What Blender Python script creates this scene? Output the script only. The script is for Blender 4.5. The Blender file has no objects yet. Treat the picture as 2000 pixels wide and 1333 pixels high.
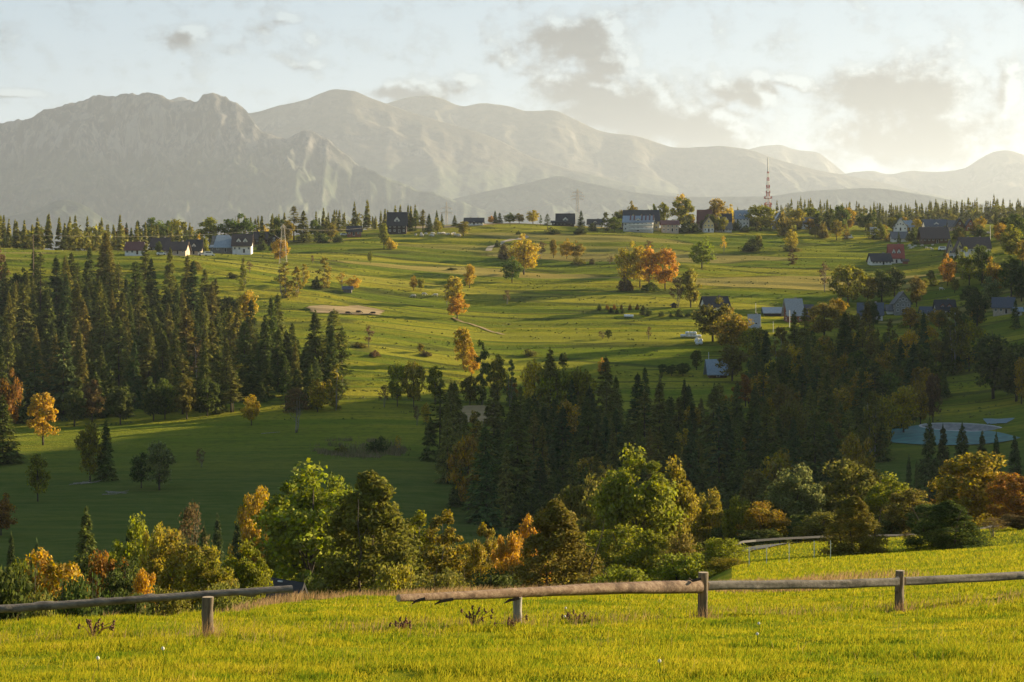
import bpy, math, random
import numpy as np
from mathutils import Vector, Matrix

# ------------------------------------------------------------------ camera, sky, sun, exposure
SC = bpy.context.scene
COL = SC.collection
F = 3730.0          # focal length in pixels of a 2000 px wide frame
HY = 560.0          # row of the horizon
SUN_AZ, SUN_EL = 60.0, 13.5      # degrees to the right of the view, above the horizon
cam = bpy.data.cameras.new("camera")
cam_o = bpy.data.objects.new("camera", cam)
COL.objects.link(cam_o)
cam.lens = F / 2000 * 36.0
cam.sensor_width = 36.0
cam.shift_y = -(666.5 - HY) / 2000
cam.clip_start = 0.5
cam.clip_end = 80000
cam_o.rotation_euler = (math.radians(90), 0, 0)
SC.camera = cam_o

world = bpy.data.worlds.new("World")
SC.world = world
world.use_nodes = True
SKY_STRENGTH = 0.140
SUN_STRENGTH = 5.0
EXPOSURE = 1.95

sun = bpy.data.lights.new("sun", 'SUN')
sun.energy = SUN_STRENGTH
sun.angle = math.radians(0.5)
sun.color = (1.0, 0.81, 0.51)
sun_o = bpy.data.objects.new("sun", sun)
COL.objects.link(sun_o)
_az, _el = math.radians(SUN_AZ), math.radians(SUN_EL)
SUN_DIR = Vector((math.sin(_az) * math.cos(_el), math.cos(_az) * math.cos(_el), math.sin(_el)))
sun_o.rotation_euler = SUN_DIR.to_track_quat('Z', 'Y').to_euler()

SC.view_settings.view_transform = 'Standard'
SC.view_settings.look = 'None'
SC.view_settings.exposure = EXPOSURE
SC.view_settings.gamma = 1.0
SC.cycles.use_denoising = True
SC.cycles.max_bounces = 6
SC.cycles.diffuse_bounces = 4
SC.cycles.glossy_bounces = 2
SC.cycles.transmission_bounces = 3
SC.cycles.volume_bounces = 0
SC.cycles.sample_clamp_indirect = 4.0


class NB:
    """small node helper"""
    def __init__(self, tree):
        self.t = tree
        self.n = tree.nodes
        self.l = tree.links

    def node(self, typ, **kw):
        n = self.n.new(typ)
        for k, v in kw.items():
            setattr(n, k, v)
        return n

    def put(self, sock, val):
        if isinstance(val, bpy.types.NodeSocket):
            self.l.new(val, sock)
        elif isinstance(val, bpy.types.Node):
            self.l.new(val.outputs[0], sock)
        else:
            sock.default_value = val

    def m(self, op, a, b=None, c=None, clamp=False):
        n = self.node('ShaderNodeMath', operation=op, use_clamp=clamp)
        self.put(n.inputs[0], a)
        if b is not None:
            self.put(n.inputs[1], b)
        if c is not None:
            self.put(n.inputs[2], c)
        return n.outputs[0]

    def ramp(self, val, lo, hi, a=0.0, b=1.0):
        n = self.node('ShaderNodeMapRange', interpolation_type='SMOOTHSTEP')
        self.put(n.inputs[0], val)
        for i, v in enumerate((lo, hi, a, b)):
            self.put(n.inputs[1 + i], v)
        return n.outputs[0]

    def mix(self, fac, a, b):
        n = self.node('ShaderNodeMix', data_type='RGBA')
        self.put(n.inputs[0], fac)
        for s, v in ((n.inputs[6], a), (n.inputs[7], b)):
            if isinstance(v, (tuple, list)) and len(v) == 3:
                v = (*v, 1.0)
            self.put(s, v)
        return n.outputs[2]

    def noise(self, vec, scale, detail=4, rough=0.55, dim='3D'):
        n = self.node('ShaderNodeTexNoise', noise_dimensions=dim)
        if vec is not None:
            self.put(n.inputs['Vector'], vec)
        n.inputs['Scale'].default_value = scale
        n.inputs['Detail'].default_value = detail
        n.inputs['Roughness'].default_value = rough
        return n.outputs['Fac']

    def mapping(self, vec, scale=(1, 1, 1), rot=(0, 0, 0), loc=(0, 0, 0)):
        n = self.node('ShaderNodeMapping')
        self.put(n.inputs[0], vec)
        n.inputs[1].default_value = loc
        n.inputs[2].default_value = rot
        n.inputs[3].default_value = scale
        return n.outputs[0]


def build_world():
    nt = world.node_tree
    nt.nodes.clear()
    b = NB(nt)
    out = b.node('ShaderNodeOutputWorld')
    bg = b.node('ShaderNodeBackground')
    b.l.new(bg.outputs[0], out.inputs[0])
    sky = b.node('ShaderNodeTexSky')
    sky.sky_type = 'NISHITA'
    sky.sun_disc = False
    sky.sun_elevation = math.radians(SUN_EL)
    sky.sun_rotation = math.radians(SUN_AZ)
    sky.altitude = 900
    sky.air_density = 1.0
    sky.dust_density = 0.35
    sky.ozone_density = 1.6
    # sky brightness is compressed to even out the glow round the sun
    k = b.node('ShaderNodeVectorMath', operation='MULTIPLY_ADD')
    b.l.new(sky.outputs[0], k.inputs[0])
    k.inputs[1].default_value = (0.70, 0.70, 0.70)
    k.inputs[2].default_value = (1, 1, 1)
    q = b.node('ShaderNodeVectorMath', operation='DIVIDE')
    b.l.new(sky.outputs[0], q.inputs[0])
    b.l.new(k.outputs[0], q.inputs[1])
    q2 = b.node('ShaderNodeVectorMath', operation='MULTIPLY')
    b.l.new(q.outputs[0], q2.inputs[0])
    q2.inputs[1].default_value = (0.83, 0.98, 1.14)
    skyc = q2.outputs[0]
    tc = b.node('ShaderNodeTexCoord')
    sep = b.node('ShaderNodeSeparateXYZ')
    b.l.new(tc.outputs['Generated'], sep.inputs[0])
    u0 = b.m('ARCTAN2', sep.outputs[0], sep.outputs[1])
    v0 = b.m('ARCSINE', sep.outputs[2])

    # clouds stand in the sky at given azimuth / elevation (degrees), lit from the sun's side
    clouds = [  # azimuth, elevation, half width, half height, tilt, weight
        (2.05, 7.35, 1.45, .80, 0, 1.0), (2.9, 6.6, 1.0, .5, -12, .9), (3.3, 5.4, 2.5, .95, -14, 1.0), (5.6, 4.75, 2.3, .75, -18, .95),
        (-2.75, 5.85, 1.25, .34, 0, 1.0), (-1.4, 6.1, .7, .28, 0, .55), (-.2, 6.75, .6, .45, -35, .55), (.2, 6.4, .5, .25, 0, .4),
        (7.1, 5.75, 1.1, .42, -12, .9), (7.3, 6.2, .75, .28, 0, .8), (8.35, 6.05, 1.1, .26, -14, .75),
        (11.7, 5.75, 2.4, .85, 3, 1.0), (11.9, 4.5, 2.7, 1.0, -4, .85), (14.6, 5.8, .4, .75, 0, .8), (14.0, 4.7, 1.4, .6, 0, .6),
        (-9.65, 7.4, .75, .30, 8, .62), (-8.5, 7.0, .6, .2, 0, .45), (-6.55, 7.95, .42, .22, 0, .6), (-6.1, 7.45, .35, .2, -35, .48), (-7.9, 7.6, .5, .16, 0, .4),
        (-6.9, 6.75, .7, .20, -22, .5), (-5.8, 6.6, .35, .2, 0, .5), (-14.6, 5.6, .9, .13, 0, .9), (15.2, 8.6, .5, .4, 0, .5),
    ]

    def density(du, dv):
        u = b.m('ADD', b.m('MULTIPLY', u0, 180 / math.pi), du)
        v = b.m('ADD', b.m('MULTIPLY', v0, 180 / math.pi), dv)
        comb = b.node('ShaderNodeCombineXYZ')
        b.put(comb.inputs[0], u)
        b.put(comb.inputs[1], v)
        base = comb.outputs[0]
        w = b.noise(base, 0.9, 6, 0.6)
        fine = b.noise(b.mapping(base, (1, 1.5, 1), (0, 0, 0), (3.3, 7.7, 0)), 2.6, 5, 0.62)
        total = None
        for (a, e, hw, hh, tilt, wt) in clouds:
            ca, sa = math.cos(math.radians(tilt)), math.sin(math.radians(tilt))
            x = b.m('SUBTRACT', u, a)
            y = b.m('SUBTRACT', v, e)
            p = b.m('MULTIPLY_ADD', x, ca / hw, b.m('MULTIPLY', y, sa / hw))
            q = b.m('MULTIPLY_ADD', y, ca / hh, b.m('MULTIPLY', x, -sa / hh))
            r2 = b.m('MULTIPLY_ADD', p, p, b.m('MULTIPLY', q, q))
            val = b.m('MULTIPLY', b.m('POWER', 2.718, b.m('MULTIPLY', r2, -0.9)), wt)
            total = val if total is None else b.m('SMOOTH_MAX', total, val, 0.15)
        s = b.m('MULTIPLY_ADD', b.m('SUBTRACT', w, 0.5), 1.5, total)
        s = b.m('MULTIPLY_ADD', b.m('SUBTRACT', fine, 0.5), 0.75, s)
        return b.ramp(s, 0.06, 0.66)

    d0 = density(0.0, 0.0)
    d1 = density(0.45, 0.22)
    rim = b.m('SUBTRACT', d0, d1, clamp=True)
    # cloud radiance: grey belly, warm bright rim on the sun's side
    grey = b.mix(1.0, (0, 0, 0), skyc)
    dim = b.node('ShaderNodeMix', data_type='RGBA', blend_type='MULTIPLY')
    dim.inputs[0].default_value = 1.0
    b.l.new(grey, dim.inputs[6])
    dim.inputs[7].default_value = (0.17, 0.145, 0.15, 1)
    lit = b.node('ShaderNodeMix', data_type='RGBA', blend_type='MULTIPLY')
    lit.inputs[0].default_value = 1.0
    b.l.new(grey, lit.inputs[6])
    lit.inputs[7].default_value = (1.22, 1.12, 1.02, 1)
    cc = b.mix(b.m('MULTIPLY', rim, 1.3, clamp=True), dim.outputs[2], lit.outputs[2])
    fin = b.mix(b.m('MULTIPLY', d0, 0.93), skyc, cc)
    b.l.new(fin, bg.inputs[0])
    bg.inputs[1].default_value = SKY_STRENGTH


build_world()

# ------------------------------------------------------------------ helpers
rng = np.random.default_rng(7)
random.seed(7)


def tag(o, label=None, cat=None, group=None, kind=None):
    if label:
        o['label'] = label
    if cat:
        o['category'] = cat
    if group:
        o['group'] = group
    if kind:
        o['kind'] = kind
    return o


def mesh_np(name, V, faces, mats=(), midx=None, smooth=False):
    """V (n,3); faces: list of int arrays (k, 3) or (k, 4)"""
    me = bpy.data.meshes.new(name)
    V = np.asarray(V, dtype=np.float32)
    me.vertices.add(len(V))
    me.vertices.foreach_set('co', V.ravel())
    fs = [np.asarray(f, dtype=np.int32) for f in faces if len(f)]
    loops = np.concatenate([f.ravel() for f in fs])
    tot = np.concatenate([np.full(len(f), f.shape[1], np.int32) for f in fs])
    start = np.concatenate([[0], np.cumsum(tot)[:-1]]).astype(np.int32)
    me.loops.add(len(loops))
    me.loops.foreach_set('vertex_index', loops)
    me.polygons.add(len(tot))
    me.polygons.foreach_set('loop_start', start)
    me.polygons.foreach_set('loop_total', tot)
    for mt in mats:
        me.materials.append(mt)
    if midx is not None:
        me.polygons.foreach_set('material_index', np.asarray(midx, dtype=np.int32))
    if smooth:
        me.polygons.foreach_set('use_smooth', np.ones(len(tot), dtype=bool))
    me.update(calc_edges=True)
    me.validate()
    return me


def link(name, me, parent=None, loc=None):
    o = bpy.data.objects.new(name, me)
    COL.objects.link(o)
    if parent is not None:
        o.parent = parent
    if loc is not None:
        o.location = loc
    return o


def empty(name, loc=(0, 0, 0), rz=0.0):
    o = bpy.data.objects.new(name, None)
    o.empty_display_size = 0.5
    COL.objects.link(o)
    o.location = loc
    o.rotation_euler = (0, 0, rz)
    return o


class MB:
    """collects boxes, tubes, prisms into ONE mesh; every face keeps its material slot"""
    def __init__(self):
        self.v, self.f, self.mi = [], [], []

    def add(self, vs, fs, mi=0):
        o = len(self.v)
        self.v += [tuple(p) for p in vs]
        for q in fs:
            self.f.append([o + i for i in q])
            self.mi.append(mi)
        return self

    def box(self, c, s, mi=0, rz=0.0):
        x, y, z = s[0] / 2, s[1] / 2, s[2] / 2
        ca, sa = math.cos(rz), math.sin(rz)
        vs = []
        for dz in (-z, z):
            for dx, dy in ((-x, -y), (x, -y), (x, y), (-x, y)):
                vs.append((c[0] + dx * ca - dy * sa, c[1] + dx * sa + dy * ca, c[2] + dz))
        return self.add(vs, [(3, 2, 1, 0), (4, 5, 6, 7), (0, 1, 5, 4), (1, 2, 6, 5), (2, 3, 7, 6), (3, 0, 4, 7)], mi)

    def tube(self, pts, radii, n=6, mi=0, cap=True):
        pts = [Vector(p) for p in pts]
        vs, fs = [], []
        k = len(pts)
        for i, p in enumerate(pts):
            a = pts[min(i + 1, k - 1)] - pts[max(i - 1, 0)]
            if a.length < 1e-9:
                a = Vector((0, 0, 1))
            a.normalize()
            ref = Vector((0, 0, 1)) if abs(a.z) < 0.9 else Vector((1, 0, 0))
            s = a.cross(ref).normalized()
            t = s.cross(a)
            r = radii[i] if not np.isscalar(radii) else radii
            for j in range(n):
                th = 2 * math.pi * j / n
                vs.append(p + (s * math.cos(th) + t * math.sin(th)) * r)
        for i in range(k - 1):
            for j in range(n):
                fs.append((i * n + j, i * n + (j + 1) % n, (i + 1) * n + (j + 1) % n, (i + 1) * n + j))
        if cap:
            fs.append(tuple(range(n - 1, -1, -1)))
            fs.append(tuple((k - 1) * n + j for j in range(n)))
        return self.add(vs, fs, mi)

    def mesh(self, name, mats, smooth=False):
        me = bpy.data.meshes.new(name)
        me.from_pydata(self.v, [], self.f)
        for m in mats:
            me.materials.append(m)
        me.polygons.foreach_set('material_index', self.mi)
        if smooth:
            me.polygons.foreach_set('use_smooth', [True] * len(self.f))
        me.update()
        return me

    def build(self, name, mats, parent=None, smooth=False):
        if not isinstance(mats, (list, tuple)):
            mats = [mats]
        return link(name, self.mesh(name, mats, smooth), parent)


# value noise ------------------------------------------------------
def _hash(i, j, seed):
    n = (i * 374761393 + j * 668265263 + seed * 974634287) & 0xFFFFFFFF
    n = ((n ^ (n >> 13)) * 1274126177) & 0xFFFFFFFF
    return ((n ^ (n >> 16)) & 0xFFFF) / 65535.0


def vnoise(x, y, seed=0):
    x, y = np.asarray(x, float), np.asarray(y, float)
    xi, yi = np.floor(x).astype(np.int64), np.floor(y).astype(np.int64)
    fx, fy = x - xi, y - yi
    fx = fx * fx * fx * (fx * (fx * 6 - 15) + 10)
    fy = fy * fy * fy * (fy * (fy * 6 - 15) + 10)
    a, b_ = _hash(xi, yi, seed), _hash(xi + 1, yi, seed)
    c, d = _hash(xi, yi + 1, seed), _hash(xi + 1, yi + 1, seed)
    return (a + (b_ - a) * fx) * (1 - fy) + (c + (d - c) * fx) * fy


def fbm(x, y, octs=4, seed=0, gain=0.5):
    s, a, t = 0, 1.0, 0
    for o in range(octs):
        s = s + a * vnoise(x * 2 ** o + 17.3 * o, y * 2 ** o - 9.1 * o, seed + o)
        t += a
        a *= gain
    return s / t


def ridged(x, y, octs=5, seed=0, gain=0.55):
    s, a, t = 0, 1.0, 0
    for o in range(octs):
        n = 1 - np.abs(2 * vnoise(x * 2 ** o + 5.3 * o, y * 2 ** o + 3.7 * o, seed + o) - 1)
        s = s + a * n * n
        t += a
        a *= gain
    return s / t


def pchip(x, y, xq):
    x, y, xq = np.asarray(x, float), np.asarray(y, float), np.asarray(xq, float)
    h = np.diff(x)
    d = np.diff(y) / h
    m = np.zeros(len(x))
    for i in range(1, len(x) - 1):
        if d[i - 1] * d[i] > 0:
            w1, w2 = 2 * h[i] + h[i - 1], h[i] + 2 * h[i - 1]
            m[i] = (w1 + w2) / (w1 / d[i - 1] + w2 / d[i])
    m[0], m[-1] = d[0], d[-1]
    k = np.clip(np.searchsorted(x, xq) - 1, 0, len(h) - 1)
    t = np.clip((xq - x[k]) / h[k], 0, 1)
    return ((1 + 2 * t) * (1 - t) ** 2 * y[k] + t * (1 - t) ** 2 * h[k] * m[k]
            + t * t * (3 - 2 * t) * y[k + 1] + t * t * (t - 1) * h[k] * m[k + 1])


# ------------------------------------------------------------------ materials
MATS = {}


def principled(name, rough=0.8, color=(0.5, 0.5, 0.5), metallic=0.0, spec=0.3):
    m = bpy.data.materials.new(name)
    m.use_nodes = True
    p = m.node_tree.nodes['Principled BSDF']
    p.inputs['Base Color'].default_value = (*color, 1)
    p.inputs['Roughness'].default_value = rough
    p.inputs['Metallic'].default_value = metallic
    p.inputs['Specular IOR Level'].default_value = spec
    return m, NB(m.node_tree), p


def noisy(name, c1, c2, scale=3.0, rough=0.8, stretch=(1, 1, 1), metallic=0.0, spec=0.3, bump=0.0, detail=5):
    """two tones mixed by a noise in object coordinates"""
    if name in MATS:
        return MATS[name]
    m, b, p = principled(name, rough, c1, metallic, spec)
    tc = b.node('ShaderNodeTexCoord')
    f = b.noise(b.mapping(tc.outputs['Object'], stretch), scale, detail, 0.6)
    b.put(p.inputs['Base Color'], b.mix(b.ramp(f, 0.3, 0.7), c1, c2))
    if bump:
        bp = b.node('ShaderNodeBump')
        bp.inputs['Strength'].default_value = bump
        bp.inputs['Distance'].default_value = 0.05
        b.put(bp.inputs['Height'], f)
        b.l.new(bp.outputs[0], p.inputs['Normal'])
    MATS[name] = m
    return m


def leaf_material(name, translucent=0.35, vary=0.5):
    """foliage: hue from the object's own colour, varied leaf by leaf and bough by bough;
    the object colour's alpha says how much green is left in the autumn crown"""
    m = bpy.data.materials.new(name)
    m.use_nodes = True
    nt = m.node_tree
    nt.nodes.clear()
    b = NB(nt)
    out = b.node('ShaderNodeOutputMaterial')
    oi = b.node('ShaderNodeObjectInfo')
    geo = b.node('ShaderNodeNewGeometry')
    tc = b.node('ShaderNodeTexCoord')
    rnd = geo.outputs['Random Per Island']
    bough = b.noise(tc.outputs['Object'], 0.45, 3, 0.6)
    green = b.mix(rnd, (0.030, 0.062, 0.014), (0.075, 0.115, 0.022))
    fac = b.m('MULTIPLY', b.ramp(bough, 0.38, 0.62), oi.outputs['Alpha'])
    c = b.mix(fac, oi.outputs['Color'], green)
    hs = b.node('ShaderNodeHueSaturation')
    b.put(hs.inputs['Color'], c)
    b.put(hs.inputs['Hue'], b.m('MULTIPLY_ADD', b.m('FRACT', b.m('MULTIPLY', rnd, 7.31)), 0.03, 0.487))
    b.put(hs.inputs['Saturation'], b.m('MULTIPLY_ADD', b.m('FRACT', b.m('MULTIPLY', rnd, 3.17)), 0.25, 0.85))
    b.put(hs.inputs['Value'], b.m('MULTIPLY_ADD', rnd, 2 * vary, 1 - vary))
    d = b.node('ShaderNodeBsdfDiffuse')
    t = b.node('ShaderNodeBsdfTranslucent')
    b.l.new(hs.outputs[0], d.inputs[0])
    b.l.new(hs.outputs[0], t.inputs[0])
    mx = b.node('ShaderNodeMixShader')
    mx.inputs[0].default_value = translucent
    b.l.new(d.outputs[0], mx.inputs[1])
    b.l.new(t.outputs[0], mx.inputs[2])
    b.l.new(mx.outputs[0], out.inputs[0])
    MATS[name] = m
    return m


LEAF = leaf_material("leaves", 0.42, 0.45)
NEEDLE = leaf_material("needles", 0.22, 0.5)
BARK = noisy("bark", (0.10, 0.075, 0.05), (0.045, 0.035, 0.027), 4.0, 0.9, (1, 1, 0.3))
PALE_BARK = noisy("pale_bark", (0.32, 0.28, 0.22), (0.16, 0.13, 0.10), 4.0, 0.9, (1, 1, 0.4))


def ground_material():
    m, b, p = principled("meadow_ground", 1.0, spec=0.0)
    tc = b.node('ShaderNodeTexCoord')
    pos = tc.outputs['Object']
    sep = b.node('ShaderNodeSeparateXYZ')
    b.l.new(pos, sep.inputs[0])
    y = sep.outputs[1]
    big = b.noise(b.mapping(pos, (0.006, 0.013, 0)), 1.0, 4, 0.55)
    strip = b.noise(b.mapping(pos, (0.0035, 0.075, 0), (0, 0, 0.10)), 1.0, 4, 0.6)
    strip2 = b.noise(b.mapping(pos, (0.006, 0.22, 0), (0, 0, 0.06), (3, 9, 0)), 1.0, 4, 0.65)
    fine = b.noise(pos, 0.45, 5, 0.7)
    c = b.mix(b.ramp(strip, 0.40, 0.60), (0.155, 0.185, 0.018), (0.320, 0.275, 0.026))
    c = b.mix(b.m('MULTIPLY', b.ramp(big, 0.42, 0.65), 0.55), c, (0.135, 0.180, 0.018))
    c = b.mix(b.m('MULTIPLY', b.ramp(strip2, 0.58, 0.74), 0.6), c, (0.36, 0.28, 0.080))
    c = b.mix(b.m('MULTIPLY', b.ramp(strip2, 0.38, 0.28), 0.45), c, (0.055, 0.085, 0.020))
    c = b.mix(b.m('MULTIPLY', b.ramp(fine, 0.45, 0.68), 0.6), c, (0.078, 0.100, 0.020))
    mid = b.noise(b.mapping(pos, (0.05, 0.16, 0), (0, 0, 0.07), (8, 1, 0)), 1.0, 6, 0.72)
    c = b.mix(b.m('MULTIPLY', b.ramp(mid, 0.50, 0.68), 0.55), c, (0.095, 0.122, 0.018))
    c = b.mix(b.m('MULTIPLY', b.ramp(mid, 0.44, 0.34), 0.40), c, (0.33, 0.27, 0.06))
    vo = b.node('ShaderNodeTexVoronoi', feature='F1')
    b.put(vo.inputs['Vector'], b.mapping(pos, (0.0075, 0.045, 0), (0, 0, 0.07)))
    vo.inputs['Scale'].default_value = 1.0
    vs = b.node('ShaderNodeSeparateXYZ')
    b.l.new(vo.outputs['Color'], vs.inputs[0])
    hill = b.ramp(y, 540, 600)
    c = b.mix(b.m('MULTIPLY', b.m('MULTIPLY', b.ramp(vs.outputs[0], 0.55, 0.75), 0.55), hill), c, (0.30, 0.27, 0.035))
    c = b.mix(b.m('MULTIPLY', b.m('MULTIPLY', b.ramp(vs.outputs[1], 0.55, 0.75), 0.5), hill), c, (0.088, 0.122, 0.018))
    c = b.mix(b.m('MULTIPLY', b.m('MULTIPLY', b.ramp(vs.outputs[2], 0.80, 0.9), 0.6), hill), c, (0.34, 0.25, 0.09))
    ve = b.node('ShaderNodeTexVoronoi', feature='DISTANCE_TO_EDGE')
    b.put(ve.inputs['Vector'], b.mapping(pos, (0.0075, 0.045, 0), (0, 0, 0.07)))
    ve.inputs['Scale'].default_value = 1.0
    c = b.mix(b.m('MULTIPLY', b.m('MULTIPLY', b.ramp(ve.outputs['Distance'], 0.045, 0.015), 0.7), hill), c, (0.065, 0.075, 0.022))
    # valley floor: its shade is put into the grass colour as darker greens
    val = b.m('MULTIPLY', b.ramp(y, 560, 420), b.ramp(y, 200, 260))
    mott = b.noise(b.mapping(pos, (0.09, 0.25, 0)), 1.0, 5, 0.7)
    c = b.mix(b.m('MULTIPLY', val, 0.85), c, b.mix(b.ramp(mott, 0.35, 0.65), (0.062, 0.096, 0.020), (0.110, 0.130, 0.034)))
    # the near meadow under the blades
    near = b.ramp(y, 95, 60)
    pn = b.noise(b.mapping(pos, (0.35, 0.8, 0)), 1.0, 5, 0.65)
    c = b.mix(near, c, b.mix(b.ramp(pn, 0.35, 0.65), (0.10, 0.14, 0.010), (0.24, 0.23, 0.016)))
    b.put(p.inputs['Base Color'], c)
    bp = b.node('ShaderNodeBump')
    bp.inputs['Strength'].default_value = 1.0
    bp.inputs['Distance'].default_value = 0.9
    bn = b.noise(b.mapping(pos, (0.8, 1.2, 0)), 1.0, 3, 0.8)
    b.put(bp.inputs['Height'], b.m('MULTIPLY', bn, b.ramp(y, 70, 130)))
    b.l.new(bp.outputs[0], p.inputs['Normal'])
    return m


def mountain_material(name, rock_from, tan):
    """rock on steep and high ground, spruce forest below, dry grass on the rounded tops"""
    m, b, p = principled(name, 0.95, spec=0.1)
    tc = b.node('ShaderNodeTexCoord')
    geo = b.node('ShaderNodeNewGeometry')
    pos = tc.outputs['Object']
    sep = b.node('ShaderNodeSeparateXYZ')
    b.l.new(pos, sep.inputs[0])
    nsep = b.node('ShaderNodeSeparateXYZ')
    b.l.new(geo.outputs['Normal'], nsep.inputs[0])
    n1 = b.noise(pos, 0.002, 6, 0.65)
    n2 = b.noise(pos, 0.009, 7, 0.72)
    n3 = b.noise(b.mapping(pos, (0.012, 0.012, 0.002)), 1.0, 6, 0.7)
    forest = b.mix(b.ramp(n2, 0.35, 0.65), (0.022, 0.034, 0.024), (0.062, 0.076, 0.040))
    rock = b.mix(b.ramp(n3, 0.42, 0.60), (0.028, 0.031, 0.031), (0.135, 0.125, 0.11))
    grass = b.mix(b.ramp(n2, 0.35, 0.65), (0.042, 0.044, 0.032), (0.085, 0.073, 0.052))
    hz = b.m('MULTIPLY_ADD', b.m('SUBTRACT', n1, 0.5), 420.0, sep.outputs[2])
    steep = b.ramp(nsep.outputs[2], 0.80, 0.58)
    high = b.ramp(hz, rock_from, rock_from + 220)
    top = b.mix(steep, b.mix(tan, rock, grass), rock)
    low = b.mix(b.m('MULTIPLY', steep, b.ramp(n2, 0.5, 0.7)), forest, rock)
    b.put(p.inputs['Base Color'], b.mix(high, low, top))
    bp = b.node('ShaderNodeBump')
    bp.inputs['Strength'].default_value = 0.5
    bp.inputs['Distance'].default_value = 30.0
    b.put(bp.inputs['Height'], n2)
    b.l.new(bp.outputs[0], p.inputs['Normal'])
    return m


# ------------------------------------------------------------------ terrain
DEP = [3, 10, 23, 40, 60, 80, 110, 150, 220, 300, 380, 460, 550, 650, 780, 900, 1000, 1150, 1300, 1600, 2200, 3200, 5200]


def colz(near, rows):
    """near: heights at 3..220 m; rows: picture rows of the ground at 300..1150 m; then heights beyond"""
    z = list(near)
    for d, r in zip(DEP[9:18], rows[:9]):
        z.append((HY - r) / F * d)
    return z + list(rows[9:])


COLS = {
    -2600: colz([-2.2, -3.3, -5.6, -9, -15, -20, -27, -33, -40], [1010, 930, 850, 770, 690, 570, 480, 470, 470, 20, 10, 0, 0, 0]),
    -800: colz([-2.1, -3.1, -5.0, -7.8, -14.5, -19, -26, -33, -42], [1060, 980, 890, 800, 710, 590, 490, 475, 480, 22, 15, 5, 0, 0]),
    0: colz([-2.1, -3.03, -4.75, -7.15, -13.0, -18, -25, -33, -42], [1090, 1000, 912, 832, 742, 612, 497, 489, 492, 21, 14, 5, 0, 0]),
    300: colz([-2.1, -3.03, -4.75, -7.0, -11.6, -16.5, -23, -31, -41.5], [1085, 1000, 907, 826, 738, 604, 498, 491, 494, 20, 14, 5, 0, 0]),
    600: colz([-2.1, -3.03, -4.75, -7.0, -9.85, -14.2, -21, -29, -41], [1080, 998, 903, 816, 722, 610, 530, 489, 461, 31, 24, 5, 0, 0]),
    1000: colz([-2.1, -3.03, -4.75, -7.0, -9.70, -13.5, -19.5, -27.5, -40], [1090, 1008, 918, 830, 745, 652, 570, 510, 438, 38, 28, 8, 0, 0]),
    1300: colz([-2.1, -3.03, -4.75, -7.0, -9.62, -13.0, -18.0, -25, -39], [1110, 1020, 930, 845, 750, 652, 575, 515, 452, 38, 36, 20, 0, 0]),
    1450: colz([-2.1, -3.03, -4.75, -7.0, -9.75, -12.3, -15.8, -21.0, -36], [1105, 1015, 922, 840, 748, 655, 580, 520, 455, 41, 45, 40, 5, 0]),
    1700: colz([-2.1, -3.03, -4.75, -7.0, -9.60, -12.0, -15.3, -20.2, -33], [1085, 1000, 900, 826, 745, 660, 588, 527, 463, 40, 49, 50, 10, 0]),
    2000: colz([-2.1, -3.0, -4.7, -6.85, -9.3, -11.6, -14.7, -18.8, -29], [1050, 968, 876, 795, 712, 622, 552, 494, 447, 42, 50, 55, 15, 0]),
    2350: [-2.1, -3.0, -4.6, -6.5, -8.8, -10.8, -13.0, -15.5, -20, -26, -22, -7, 19, 45, 52, 41, 38, 42, 47, 52, 55, 15, 0],  # from here on out of view: hill added and shaped to shade the valley
    2800: [-2.1, -2.9, -4.5, -6.3, -8.4, -10.2, -12.0, -13.5, -14, -10, 3, 32, 72, 99, 88, 56, 46, 44, 48, 53, 55, 15, 0],
    3600: [-2.0, -2.8, -4.3, -6.0, -8.0, -9.6, -10.8, -11.2, -14, -16, 3, 56, 99, 113, 94, 58, 46, 46, 50, 54, 55, 15, 0],
    4600: [-2.0, -2.7, -4.1, -5.6, -7.2, -8.2, -8.6, -10, -14, -16, 3, 58, 104, 110, 86, 56, 44, 46, 50, 54, 55, 15, 0],
}
_colx = np.array(sorted(COLS))
GS = np.concatenate([np.linspace(-2600, -300, 70), np.linspace(-290, 2290, 330), np.linspace(2300, 4600, 70)])   # columns
GD = np.concatenate([np.linspace(3, 22, 14), np.linspace(22.5, 80, 116), np.linspace(81.5, 300, 100),
                     np.linspace(302, 1250, 430), np.geomspace(1258, 5200, 60)])                               # depths
_lz = np.array([pchip(np.log(np.array(DEP) + 30), COLS[c], np.log(GD + 30)) for c in _colx])
GZ = np.array([pchip(_colx, _lz[:, j], GS) for j in range(len(GD))]).T          # (columns, depths)
GX = ((GS - 1000) / F)[:, None] * GD[None, :]
GY = np.broadcast_to(GD[None, :], GX.shape)
_far = np.clip((GY - 250) / 250, 0, 1)
_near = np.clip((90 - GY) / 40, 0, 1)
_hill = np.clip((GY - 540) / 80, 0, 1) * np.clip((1400 - GY) / 200, 0, 1)
GZ = GZ + (fbm(GX / 95, GY / 70, 3, 3) - 0.5) * 4.0 * _far + (fbm(GX / 4.5, GY / 2.0, 3, 5) - 0.5) * 0.30 * _near
GZ = GZ + (fbm(GX / 22, GY / 14, 2, 15) - 0.5) * 1.2 * np.clip((GY - 70) / 60, 0, 1) * np.clip((400 - GY) / 100, 0, 1)
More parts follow.
